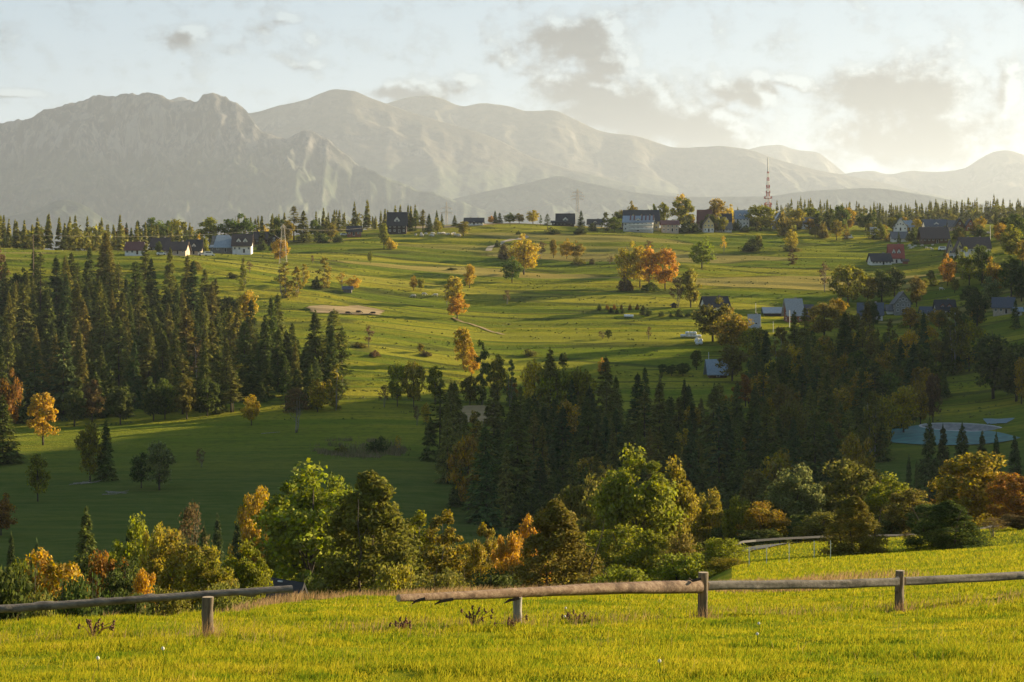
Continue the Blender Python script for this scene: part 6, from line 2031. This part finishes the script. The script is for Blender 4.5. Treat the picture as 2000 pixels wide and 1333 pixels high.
def reservoir():
    rt = empty('reservoir', (RES_X, RES_D, RES_Z))
    tag(rt, 'round reservoir with grey basin and turquoise netted banks on the right meadow', 'reservoir')
    conc = noisy('basin_concrete', (0.34, 0.31, 0.28), (0.22, 0.205, 0.19), 0.5, 0.8, (1, 1, 3))
    net = noisy('turquoise_netting', (0.030, 0.150, 0.125), (0.016, 0.085, 0.080), 0.35, 0.7, (1, 1, 2))
    pale = noisy('pale_netting', (0.15, 0.22, 0.23), (0.09, 0.15, 0.16), 0.9, 0.7)
    n = 64
    ring = lambda f, z: [(RES_A * f * math.cos(2 * math.pi * i / n), RES_B * f * math.sin(2 * math.pi * i / n), z) for i in range(n)]
    mb = MB()
    rows = [ring(1.0, 0.0), ring(0.90, -1.6), ring(0.75, -3.2), ring(0.55, -3.9), ring(0.02, -4.0)]
    for a, b_ in zip(rows[:-1], rows[1:]):
        mb.add(a + b_, [(i, (i + 1) % n, n + (i + 1) % n, n + i) for i in range(n)])
    mb.build('basin', conc, rt, True)
    mb = MB()
    rows = [ring(1.0, -0.1), ring(1.0, 0.22), ring(1.06, 0.22), ring(1.08, -0.4)]
    for a, b_ in zip(rows[:-1], rows[1:]):
        mb.add(a + b_, [(i, (i + 1) % n, n + (i + 1) % n, n + i) for i in range(n)])
    mb.build('rim', noisy('rim_concrete', (0.52, 0.50, 0.46), (0.42, 0.40, 0.37), 1.0, 0.8), rt)
    # netted bank falling from the rim to the meadow on the near and left side
    mb = MB()
    vs, m = [], 10
    ks = list(range(25, 51))
    for j in range(m):
        f = j / (m - 1)
        for i in ks:
            a = 2 * math.pi * i / n
            out = 1.07 + f * (0.28 + 2.1 * max(0, -math.cos(a - 0.95)))
            x, y = RES_A * out * math.cos(a), RES_B * out * math.sin(a)
            g = ground(RES_X + x, RES_D + y) - RES_Z + 0.25
            z = 0.15 * (1 - f) + g * f if f > 0 else 0.15
            vs.append((x, y, max(z, g)))
    w = len(ks)
    mb.add(vs, [(j * w + i, j * w + i + 1, (j + 1) * w + i + 1, (j + 1) * w + i) for j in range(m - 1) for i in range(w - 1)])
    mb.build('bank_netting', net, rt, True)
    # pale netted sheet beside the rim, right
    mb = MB()
    vs = []
    q = [(9.5, 9.0), (13.0, 2), (18.5, 14), (12, 24)]
    for j in range(9):
        for i in range(9):
            u, v = i / 8, j / 8
            x = (q[0][0] * (1 - u) + q[1][0] * u) * (1 - v) + (q[3][0] * (1 - u) + q[2][0] * u) * v
            y = (q[0][1] * (1 - u) + q[1][1] * u) * (1 - v) + (q[3][1] * (1 - u) + q[2][1] * u) * v
            vs.append((x, y, ground(RES_X + x, RES_D + y) - RES_Z + 0.22 + 0.10 * math.sin(9 * u) * math.sin(7 * v)))
    mb.add(vs, [(j * 9 + i, j * 9 + i + 1, (j + 1) * 9 + i + 1, (j + 1) * 9 + i) for j in range(8) for i in range(8)])
    mb.build('bank_netting', pale, rt, True)


reservoir()


def rough_grass():
    """tussocks along the old banks and field edges of the slope"""
    n = 24000
    px, d = rng.uniform(-60, 2060, n), rng.uniform(545, 1150, n)
    i = np.clip(np.searchsorted(GS, px), 0, len(GS) - 1)
    j = np.clip(np.searchsorted(GD, d), 0, len(GD) - 1)
    x = (px - 1000) / F * d
    edge = (_fr[i, j] > 0.80) & (fbm(x / 30, d / 9, 3, 91) > 0.45)
    loose = fbm(x / 14, d / 14, 3, 95) > 0.66
    k = edge & (rng.random(n) < 0.8) | loose & (rng.random(n) < 0.35)
    px, d, x = px[k], d[k], x[k]
    m = len(px)
    z = terr(px, d) - 0.05
    Vs = []
    for q in range(3):
        a = rng.random(m) * 6.28
        h, w = rng.uniform(0.2, 0.6, m), rng.uniform(0.25, 0.6, m)
        ox, oy = rng.normal(size=m) * 0.35, rng.normal(size=m) * 0.35
        P = np.stack([x + ox, d + oy, z], -1)
        W = np.stack([np.cos(a) * w, np.sin(a) * w, 0 * a], -1)
        Vs.append(np.stack([P - W, P + W, P + np.stack([rng.normal(size=m) * .2, rng.normal(size=m) * .2, h], -1)], 1))
    V = np.concatenate(Vs).reshape(-1, 3)
    mat = noisy('rough_grass', (0.17, 0.165, 0.040), (0.10, 0.125, 0.022), 0.05, 0.95)
    tag(link('rough_grass', mesh_np('rough_grass', V, [np.arange(len(V)).reshape(-1, 3)], [mat])), kind='stuff')


rough_grass()


def reeds():
    """the damp hollow on the valley meadow, ringed with withered reeds"""
    d0, d1 = hit(700, 893), hit(700, 862)
    n = 3200
    a = rng.random(n) * 6.283
    r = np.where(rng.random(n) < 0.6, rng.normal(1.0, 0.10, n), np.sqrt(rng.random(n)))
    px = 703 + np.cos(a) * r * 80
    d = (d0 + d1) / 2 + np.sin(a) * r * (d1 - d0) / 2
    x = (px - 1000) / F * d
    k = fbm(x / 5, d / 5, 2, 33) > 0.42
    px, d, x = px[k], d[k], x[k]
    m = len(px)
    f = rng.random(m) * 3.14
    w, h = rng.uniform(0.08, 0.22, m), rng.uniform(0.5, 1.3, m)
    P = np.stack([x, d, terr(px, d) - 0.05], -1)
    W = np.stack([np.cos(f) * w, np.sin(f) * w, 0 * f], -1)
    V = np.stack([P - W, P + W, P + np.stack([rng.normal(size=m) * .2, rng.normal(size=m) * .2, h], -1)], 1).reshape(-1, 3)
    mat = noisy('reeds', (0.26, 0.19, 0.09), (0.14, 0.13, 0.04), 0.3, 0.95)
    tag(link('reeds', mesh_np('reeds', V, [np.arange(len(V)).reshape(-1, 3)], [mat])), kind='stuff')


reeds()


def fallen(px, row, L, ang, label, n=1, r=0.12):
    d = hit(px, row)
    x, y = P2(px, d)
    dx, dy = math.cos(ang) * L / 2, math.sin(ang) * L / 2
    mb = MB()
    for k in range(n):
        a = ang + (random.gauss(0, .5) if k else 0)
        dx, dy = math.cos(a) * L / 2, math.sin(a) * L / 2
        ox, oy = (random.gauss(0, 1.2), random.gauss(0, 1.2)) if k else (0, 0)
        pts = [(ox + dx * t, oy + dy * t, ground(x + ox + dx * t, y + oy + dy * t) - ground(x, y) + r * .7 + .4 * (t > .5) * (k % 2)) for t in (-1, -.3, .4, 1)]
        mb.tube(pts, [r, r * .9, r * .7, r * .35], 6)
    o = mb.build('fallen_branch', PALE_BARK)
    o.location = (x, y, ground(x, y))
    tag(o, label, 'branch')


fallen(529, 847, 5.5, 0.5, 'pale fallen trunk lying near the bare grey tree')
fallen(165, 944, 5.0, 0.2, 'heap of bleached branches under the olive gold tree', 6)
fallen(230, 964, 4.5, 0.1, 'brown branch heap left of the dark willow', 5)

# ------------------------------------------------------------------ log fence
def wood_material(name, c1, c2, axis):
    if name in MATS:
        return MATS[name]
    m, b, p = principled(name, 0.85, c1, spec=0.15)
    tc = b.node('ShaderNodeTexCoord')
    sc = {'x': (0.35, 6, 6), 'z': (6, 6, 0.5)}[axis]
    g = b.noise(b.mapping(tc.outputs['Object'], sc), 2.2, 7, 0.65)
    crack = b.noise(b.mapping(tc.outputs['Object'], tuple(v * 3 for v in sc)), 3.0, 4, 0.6)
    blot = b.noise(tc.outputs['Object'], 1.6, 5, 0.7)
    c = b.mix(b.ramp(g, 0.32, 0.68), c1, c2)
    c = b.mix(b.m('MULTIPLY', b.ramp(blot, 0.50, 0.66), 0.8), c, tuple(v * 0.42 for v in c2))
    c = b.mix(b.m('MULTIPLY', b.ramp(crack, 0.36, 0.27), 0.9), c, (0.022, 0.016, 0.012))
    b.put(p.inputs['Base Color'], c)
    bp = b.node('ShaderNodeBump')
    bp.inputs['Strength'].default_value = 0.9
    bp.inputs['Distance'].default_value = 0.012
    b.put(bp.inputs['Height'], b.m('ADD', g, crack))
    b.l.new(bp.outputs[0], p.inputs['Normal'])
    MATS[name] = m
    return m


LOGW = wood_material('peeled_log', (0.27, 0.19, 0.125), (0.125, 0.07, 0.042), 'x')
GREYX = wood_material('weathered_rail', (0.20, 0.175, 0.145), (0.115, 0.098, 0.08), 'x')
POSTW = wood_material('weathered_post', (0.20, 0.155, 0.105), (0.095, 0.072, 0.05), 'z')
GREYZ = wood_material('grey_post', (0.34, 0.31, 0.27), (0.22, 0.20, 0.17), 'z')
ENDW = noisy('sawn_end', (0.46, 0.36, 0.24), (0.30, 0.22, 0.14), 6.0, 0.85)


def log(parent, a, b_, ra, rb, mat, name='rail', knots=6, seed=0, square=False, rough=0.05):
    """a round or hewn timber between two points, with knots, dents and sawn ends"""
    r_ = random.Random(seed)
    a, b_ = Vector(a), Vector(b_)
    ax = (b_ - a)
    L = ax.length
    ax.normalize()
    ref = Vector((0, 0, 1)) if abs(ax.z) < 0.9 else Vector((0, 1, 0))
    s = ax.cross(ref).normalized()
    t = s.cross(ax)
    nseg, n = max(10, int(L / 0.09)), 18
    kn = [(r_.random(), r_.random() * 6.28, r_.uniform(0.02, 0.055)) for _ in range(knots)]
    vs, fs = [], []
    ph = [r_.random() * 6 for _ in range(4)]
    for i in range(nseg + 1):
        f = i / nseg
        c = a + ax * (L * f) + t * (0.018 * math.sin(f * 5 + ph[0])) + s * (0.015 * math.sin(f * 4 + ph[1]))
        r0 = ra + (rb - ra) * f
        for j in range(n):
            th = 2 * math.pi * j / n
            r = r0 * (1 + rough * math.sin(3 * th + ph[2] + f * 7) + rough * 0.6 * math.sin(f * 23 + th * 2 + ph[3]) + rough * 0.5 * (r_.random() - .5))
            if square:
                r = r0 * min(1 / max(abs(math.cos(th)), 1e-3), 1.0 / max(abs(math.sin(th)), 1e-3), 1.28) * (0.97 + 0.05 * math.sin(f * 17 + ph[2] + j))
            for kf, ka, kr in kn:
                dd = ((f - kf) * L / 0.055) ** 2 + (((th - ka + math.pi) % (2 * math.pi) - math.pi) * r0 / 0.04) ** 2
                r += kr * math.exp(-dd)
            vs.append(c + (s * math.cos(th) + t * math.sin(th)) * r)
    for i in range(nseg):
        for j in range(n):
            fs.append((i * n + j, i * n + (j + 1) % n, (i + 1) * n + (j + 1) % n, (i + 1) * n + j))
    mb = MB()
    mb.add(vs, fs, 0)
    mb.add(vs[:n], [tuple(range(n - 1, -1, -1))], 1)
    mb.add(vs[-n:], [tuple(range(n))], 1)
    me = mb.mesh(name, [mat, ENDW], True)
    o = link(name, me, parent)
    return o


def fp(px, row, d):
    return Vector(((px - 1000) / F * d, d, (HY - row) / F * d))


def fence():
    # left part: one long log on one post
    o0 = at(407, 31.0)
    rt = empty('log_fence', o0)
    tag(rt, 'left piece of the log fence, one long grey rail resting on a single post', 'fence', 'log fence along the meadow')
    log(rt, fp(407, 1290, 31.0) - o0, fp(407.5, 1166, 31.0) - o0, 0.098, 0.090, POSTW, 'post', 3, 1)
    mid = fp(407, 1160, 31.0)
    e = fp(570, 1152, 31.9) - o0
    st = fp(-330, 1208, 29.0) - o0
    log(rt, st, e, 0.070, 0.054, GREYX, 'rail', 16, 2, rough=0.06)
    log(rt, fp(-330, 1320, 29.0) - o0, fp(-330, 1190, 29.0) - o0, 0.095, 0.09, POSTW, 'post', 3, 21)
    # right part
    o1 = at(1373, 40.7)
    rt = empty('log_fence', o1)
    tag(rt, 'right piece of the log fence, thick peeled log and hewn grey rails on three posts', 'fence', 'log fence along the meadow')
    g = lambda px, row, d: fp(px, row, d) - o1
    log(rt, g(1012, 1262, 36.2), g(1012.5, 1166, 36.2), 0.084, 0.082, GREYZ, 'post', 2, 3)
    log(rt, g(1373.5, 1245, 40.7), g(1374, 1118, 40.7), 0.106, 0.104, POSTW, 'post', 5, 4, rough=0.06)
    log(rt, g(1757, 1232, 44.6), g(1757.5, 1115, 44.6), 0.108, 0.104, POSTW, 'post', 5, 5, rough=0.06)
    log(rt, g(2130, 1230, 48.5), g(2130, 1110, 48.5), 0.108, 0.104, POSTW, 'post', 5, 6, rough=0.06)
    log(rt, g(777, 1166.5, 33.9), g(1366, 1146, 40.4), 0.064, 0.142, LOGW, 'rail', 9, 7, rough=0.05)
    log(rt, g(1380, 1146.5, 40.85), g(1751, 1136.5, 44.4), 0.094, 0.096, GREYX, 'rail', 4, 8, square=True)
    log(rt, g(1764, 1134, 44.75), g(2124, 1122, 48.4), 0.096, 0.094, GREYX, 'rail', 4, 9, square=True)
    log(rt, g(2136, 1121.5, 48.6), g(2470, 1112, 52.4), 0.095, 0.094, GREYX, 'rail', 4, 19, square=True)
    log(rt, g(2476, 1215, 52.5), g(2476, 1100, 52.5), 0.108, 0.104, POSTW, 'post', 5, 16, rough=0.06)
    # torn bark strips hanging below the thick log
    sb = MB()
    for px, row, d, L in ((805, 1173, 34.1, .18), (849, 1174, 34.6, .26), (985, 1172, 36.0, .22), (1345, 1134, 40.1, .2)):
        p = g(px, row, d)
        sb.tube([p + Vector((L * 1.3, 0, .03)), p + Vector((L * .4, -.02, -.01)), p + Vector((0, -.03, -.06 if row > 1150 else .05))], [.03, .028, .01], 5)
    sb.build('bark_strip', noisy('torn_bark', (0.07, 0.045, 0.03), (0.035, 0.024, 0.018), 8.0, 0.9), rt)


fence()

# ------------------------------------------------------------------ grass
def grass_material(name, stops, translucent=0.45):
    m = bpy.data.materials.new(name)
    m.use_nodes = True
    nt = m.node_tree
    nt.nodes.clear()
    b = NB(nt)
    out = b.node('ShaderNodeOutputMaterial')
    geo = b.node('ShaderNodeNewGeometry')
    tc = b.node('ShaderNodeTexCoord')
    rnd = geo.outputs['Random Per Island']
    patchy = b.noise(b.mapping(tc.outputs['Object'], (0.30, 0.55, 0)), 1.0, 4, 0.6)
    small = b.noise(b.mapping(tc.outputs['Object'], (1.4, 1.8, 0), (0, 0, 0), (5, 2, 0)), 1.0, 3, 0.6)
    k = b.m('ADD', b.m('MULTIPLY', rnd, 0.38), b.m('ADD', b.m('MULTIPLY', patchy, 0.95), b.m('MULTIPLY', small, 0.75)))
    k = b.m('MULTIPLY_ADD', k, 1.0, -0.50)
    cr = b.node('ShaderNodeValToRGB')
    b.put(cr.inputs[0], k)
    e = cr.color_ramp.elements
    while len(e) < len(stops):
        e.new(0.5)
    for i, (p, c) in enumerate(stops):
        e[i].position = p
        e[i].color = (*c, 1)
    d = b.node('ShaderNodeBsdfDiffuse')
    t = b.node('ShaderNodeBsdfTranslucent')
    b.l.new(cr.outputs[0], d.inputs[0])
    b.l.new(cr.outputs[0], t.inputs[0])
    mx = b.node('ShaderNodeMixShader')
    mx.inputs[0].default_value = translucent
    b.l.new(d.outputs[0], mx.inputs[1])
    b.l.new(t.outputs[0], mx.inputs[2])
    b.l.new(mx.outputs[0], out.inputs[0])
    return m


GREEN = grass_material('meadow_grass', [(0.08, (0.045, 0.100, 0.008)), (0.32, (0.130, 0.195, 0.010)), (0.52, (0.290, 0.285, 0.014)), (0.80, (0.43, 0.355, 0.020)), (0.95, (0.50, 0.37, 0.07))])
TAN = grass_material('dry_grass', [(0.1, (0.13, 0.10, 0.035)), (0.45, (0.30, 0.19, 0.09)), (0.75, (0.42, 0.28, 0.14)), (0.95, (0.22, 0.20, 0.04))], 0.4)


def blades(px, d, h, w, lean, name, mat, bend=0.5):
    n = len(px)
    x, y = (px - 1000) / F * d, d
    z = terr(px, d) - 0.02
    az = rng.random(n) * 2 * math.pi
    ln = lean * np.abs(rng.normal(size=n)) + 0.05
    dx, dy = np.cos(az) * ln + 0.16 * bend, np.sin(az) * ln
    f = rng.random(n) * math.pi
    wx, wy = np.cos(f) * w, np.sin(f) * w * 0.6
    P = np.stack([x, y, z], -1)
    W = np.stack([wx, wy, 0 * wx], -1) / 2
    M = P + np.stack([dx * h * 0.35, dy * h * 0.35, h * 0.62], -1)
    T = P + np.stack([dx * h, dy * h, h * np.sqrt(np.clip(1 - 0.5 * ln ** 2, 0.25, 1))], -1)
    V = np.stack([P - W, P + W, M - W * 0.7, M + W * 0.7, T], 1).reshape(-1, 3)
    i = np.arange(n)[:, None] * 5
    Q = i + np.array([[0, 1, 3, 2]])
    T3 = i + np.array([[2, 3, 4]])
    me = mesh_np(name, V, [Q, T3], [mat])
    return tag(link(name, me), kind='stuff')


RIM = lambda px: pchip([-900, 0, 300, 600, 1000, 1400, 1800, 3000], [36, 41, 48.5, 58, 61.5, 63, 66, 72], px)


def make_grass():
    n = 680000
    d = 19 * (75 / 19) ** rng.random(n)
    px = np.where(rng.random(n) < 0.82, rng.uniform(-140, 2140, n), rng.uniform(-700, 2900, n))
    x = (px - 1000) / F * d
    keep = d < RIM(px) + rng.normal(size=n) * 1.0
    tuft = fbm(x * 1.3, d * 0.9, 3, 31)
    low = fbm(x * 0.35, d * 0.35, 2, 44)
    keep &= rng.random(n) < np.clip(0.7 + 2.0 * (tuft - 0.38), 0.6, 1)
    px, d, tuft, low = px[keep], d[keep], tuft[keep], low[keep]
    h = (0.035 + 0.085 * np.clip(tuft * 1.9 - 0.5, 0, 1.2)) * rng.uniform(0.6, 1.5, len(d)) * (0.8 + 0.5 * low)
    w = 0.0105 * (d / 30) ** 0.9 * rng.uniform(0.7, 1.6, len(d)) + 0.004
    blades(px, d, h, w, 0.5, 'meadow_grass', GREEN)
    # ranker tussocks
    n = 60000
    d = 19 * (66 / 19) ** rng.random(n)
    px = rng.uniform(-140, 2140, n)
    x = (px - 1000) / F * d
    k = (fbm(x * 0.9, d * 0.6, 3, 131) > 0.60) & (d < RIM(px))
    px, d = px[k], d[k]
    blades(px, d, rng.uniform(0.08, 0.24, len(px)), 0.011 * (d / 30) ** 0.9, 0.7, 'meadow_grass', GREEN)
    # withered grass left standing round the posts
    px, d = [], []
    for p, q in ((407, 30.9), (1012, 36.1), (1373, 40.6), (1757, 44.5)):
        px.append(p + rng.normal(size=130) * 16)
        d.append(q + rng.normal(size=130) * 0.16)
    px, d = np.concatenate(px), np.concatenate(d)
    blades(px, d, rng.uniform(0.12, 0.45, len(px)), 0.0075 * d / 35, 0.5, 'dry_grass', TAN, 1.0)
    # sunny meadow behind the dry strip, right
    n = 110000
    d = 66 * (150 / 66) ** rng.random(n)
    px = rng.uniform(1430, 2900, n)
    k = d > 72 - (px - 1430) / 100
    px, d = px[k], d[k]
    blades(px, d, rng.uniform(0.06, 0.18, len(d)), 0.035 * d / 80, 0.5, 'meadow_grass', GREEN)
    # tall dry grass along the rim
    n = 15000
    px = np.concatenate([rng.uniform(930, 1840, n), rng.uniform(200, 980, n // 2)])
    d = RIM(px) + rng.uniform(-1.5, 9, len(px)) * (px > 930) + rng.uniform(-2.0, 4, len(px)) * (px <= 930)
    x = (px - 1000) / F * d
    cl = fbm(x * 0.5, d * 0.3, 3, 61)
    k = rng.random(len(px)) < np.clip((cl - 0.28) * 3.2, 0.05, 1)
    k &= rng.random(len(px)) < np.clip((1850 - px) / 250, 0, 1)
    px, d, cl = px[k], d[k], cl[k]
    h = rng.uniform(0.12, 0.36, len(px)) * np.clip(0.6 + cl, 0.6, 1.3)
    blades(px, d, h, 0.014 * d / 40 * rng.uniform(0.7, 1.6, len(px)), 0.38, 'dry_grass', TAN, 1.2)
    # scattered dry stalks in the meadow, thicker near the fence line
    n = 5200
    px = rng.uniform(-100, 2100, n)
    line = pchip([-100, 407, 1012, 1373, 1757, 2100], [29.5, 32, 37, 41.5, 45, 48], px)
    d = np.where(rng.random(n) < 0.72, line + rng.normal(size=n) * 1.6, rng.uniform(22, 58, n))
    x = (px - 1000) / F * d
    cl = fbm(x * 0.45, d * 0.45, 2, 71)
    k = (rng.random(n) < np.clip((cl - 0.38) * 4.5, 0.02, 1)) & (d < RIM(px))
    px, d = px[k], d[k]
    blades(px, d, rng.uniform(0.12, 0.34, len(px)), 0.0075 * d / 35, 0.45, 'dry_grass', TAN, 1.0)


make_grass()

SEED = noisy('seed_head', (0.19, 0.085, 0.05), (0.12, 0.055, 0.035), 10.0, 0.9)
FLUFF = noisy('flower_fluff', (0.72, 0.68, 0.58), (0.60, 0.56, 0.47), 10.0, 0.9)
WEEDL = grass_material('weed_leaf', [(0.1, (0.05, 0.11, 0.012)), (0.9, (0.11, 0.19, 0.016))], 0.5)


def weed(px, row, h, label, n=14, spread=0.35):
    d = hit(px, row, 15.0, 200)
    r_ = random.Random(int(px * 7 + row))
    rt = empty('dry_weed', at(px, d))
    tag(rt, label, 'weed', 'dried weeds in the meadow')
    st = MB()
    for k in range(n):
        a, l = r_.random() * 6.28, r_.random() * spread
        e = Vector((math.cos(a) * l, math.sin(a) * l, h * r_.uniform(.5, 1)))
        st.tube([(0, 0, -.03), e * .5 + Vector((0, 0, .06)), e], [.010, .007, .004], 4, cap=False)
        o = link('seed_head', HEAD, rt, e - Vector((0, 0, .03)))
        o.rotation_euler = (r_.gauss(0, .3), r_.gauss(0, .3), 0)
    st.build('stem', TAN, rt)


HEAD = MB().tube([(0, 0, -.05), (.01, 0, -.03), (-.008, 0, 0), (.008, .006, .03), (0, 0, .055)], [.008, .022, .016, .02, .005], 6).mesh('seed_head', [SEED])
weed(925, 1226, 0.42, 'large reddish dried weed below the thick peeled log')
weed(787, 1236, 0.26, 'dark dried weed left below the end of the peeled log')
weed(1124, 1218, 0.22, 'small dried weed right of the grey middle post')
weed(182, 1248, 0.34, 'tall brown dried weed in front of the left rail')
weed(1000, 1232, 0.24, 'reddish weed touching the foot of the grey middle post', 8)


def dandelion(px, row, label):
    d = hit(px, row + 6, 15.0, 200)
    rt = empty('dandelion', at(px, d))
    tag(rt, label, 'flower', 'white seed heads in the meadow')
    MB().tube([(0, 0, -.02), (.01, 0, .1), (0, 0, .19)], .006, 5).build('stem', WEEDL, rt)
    mb = MB()
    mb.tube([(0, 0, .18), (0, 0, .19), (0, 0, .205), (0, 0, .22), (0, 0, .23)], [.006, .018, .024, .018, .006], 9)
    mb.build('seed_head', FLUFF, rt, True)


for px, row, lab in [(1105, 1201, 'white seed head right of the grey middle post'), (1103, 1219, 'white seed head lower right of the grey middle post'), (1482, 1236, 'white seed head below the first hewn rail'), (1479, 1260, 'white seed head lower below the first hewn rail'),
                     (191, 1312, 'largest white seed head at the bottom left'), (318, 1291, 'small white seed head at the lower left'), (1288, 1319, 'white seed head at the bottom, right of centre')]:
    dandelion(px, row, lab)
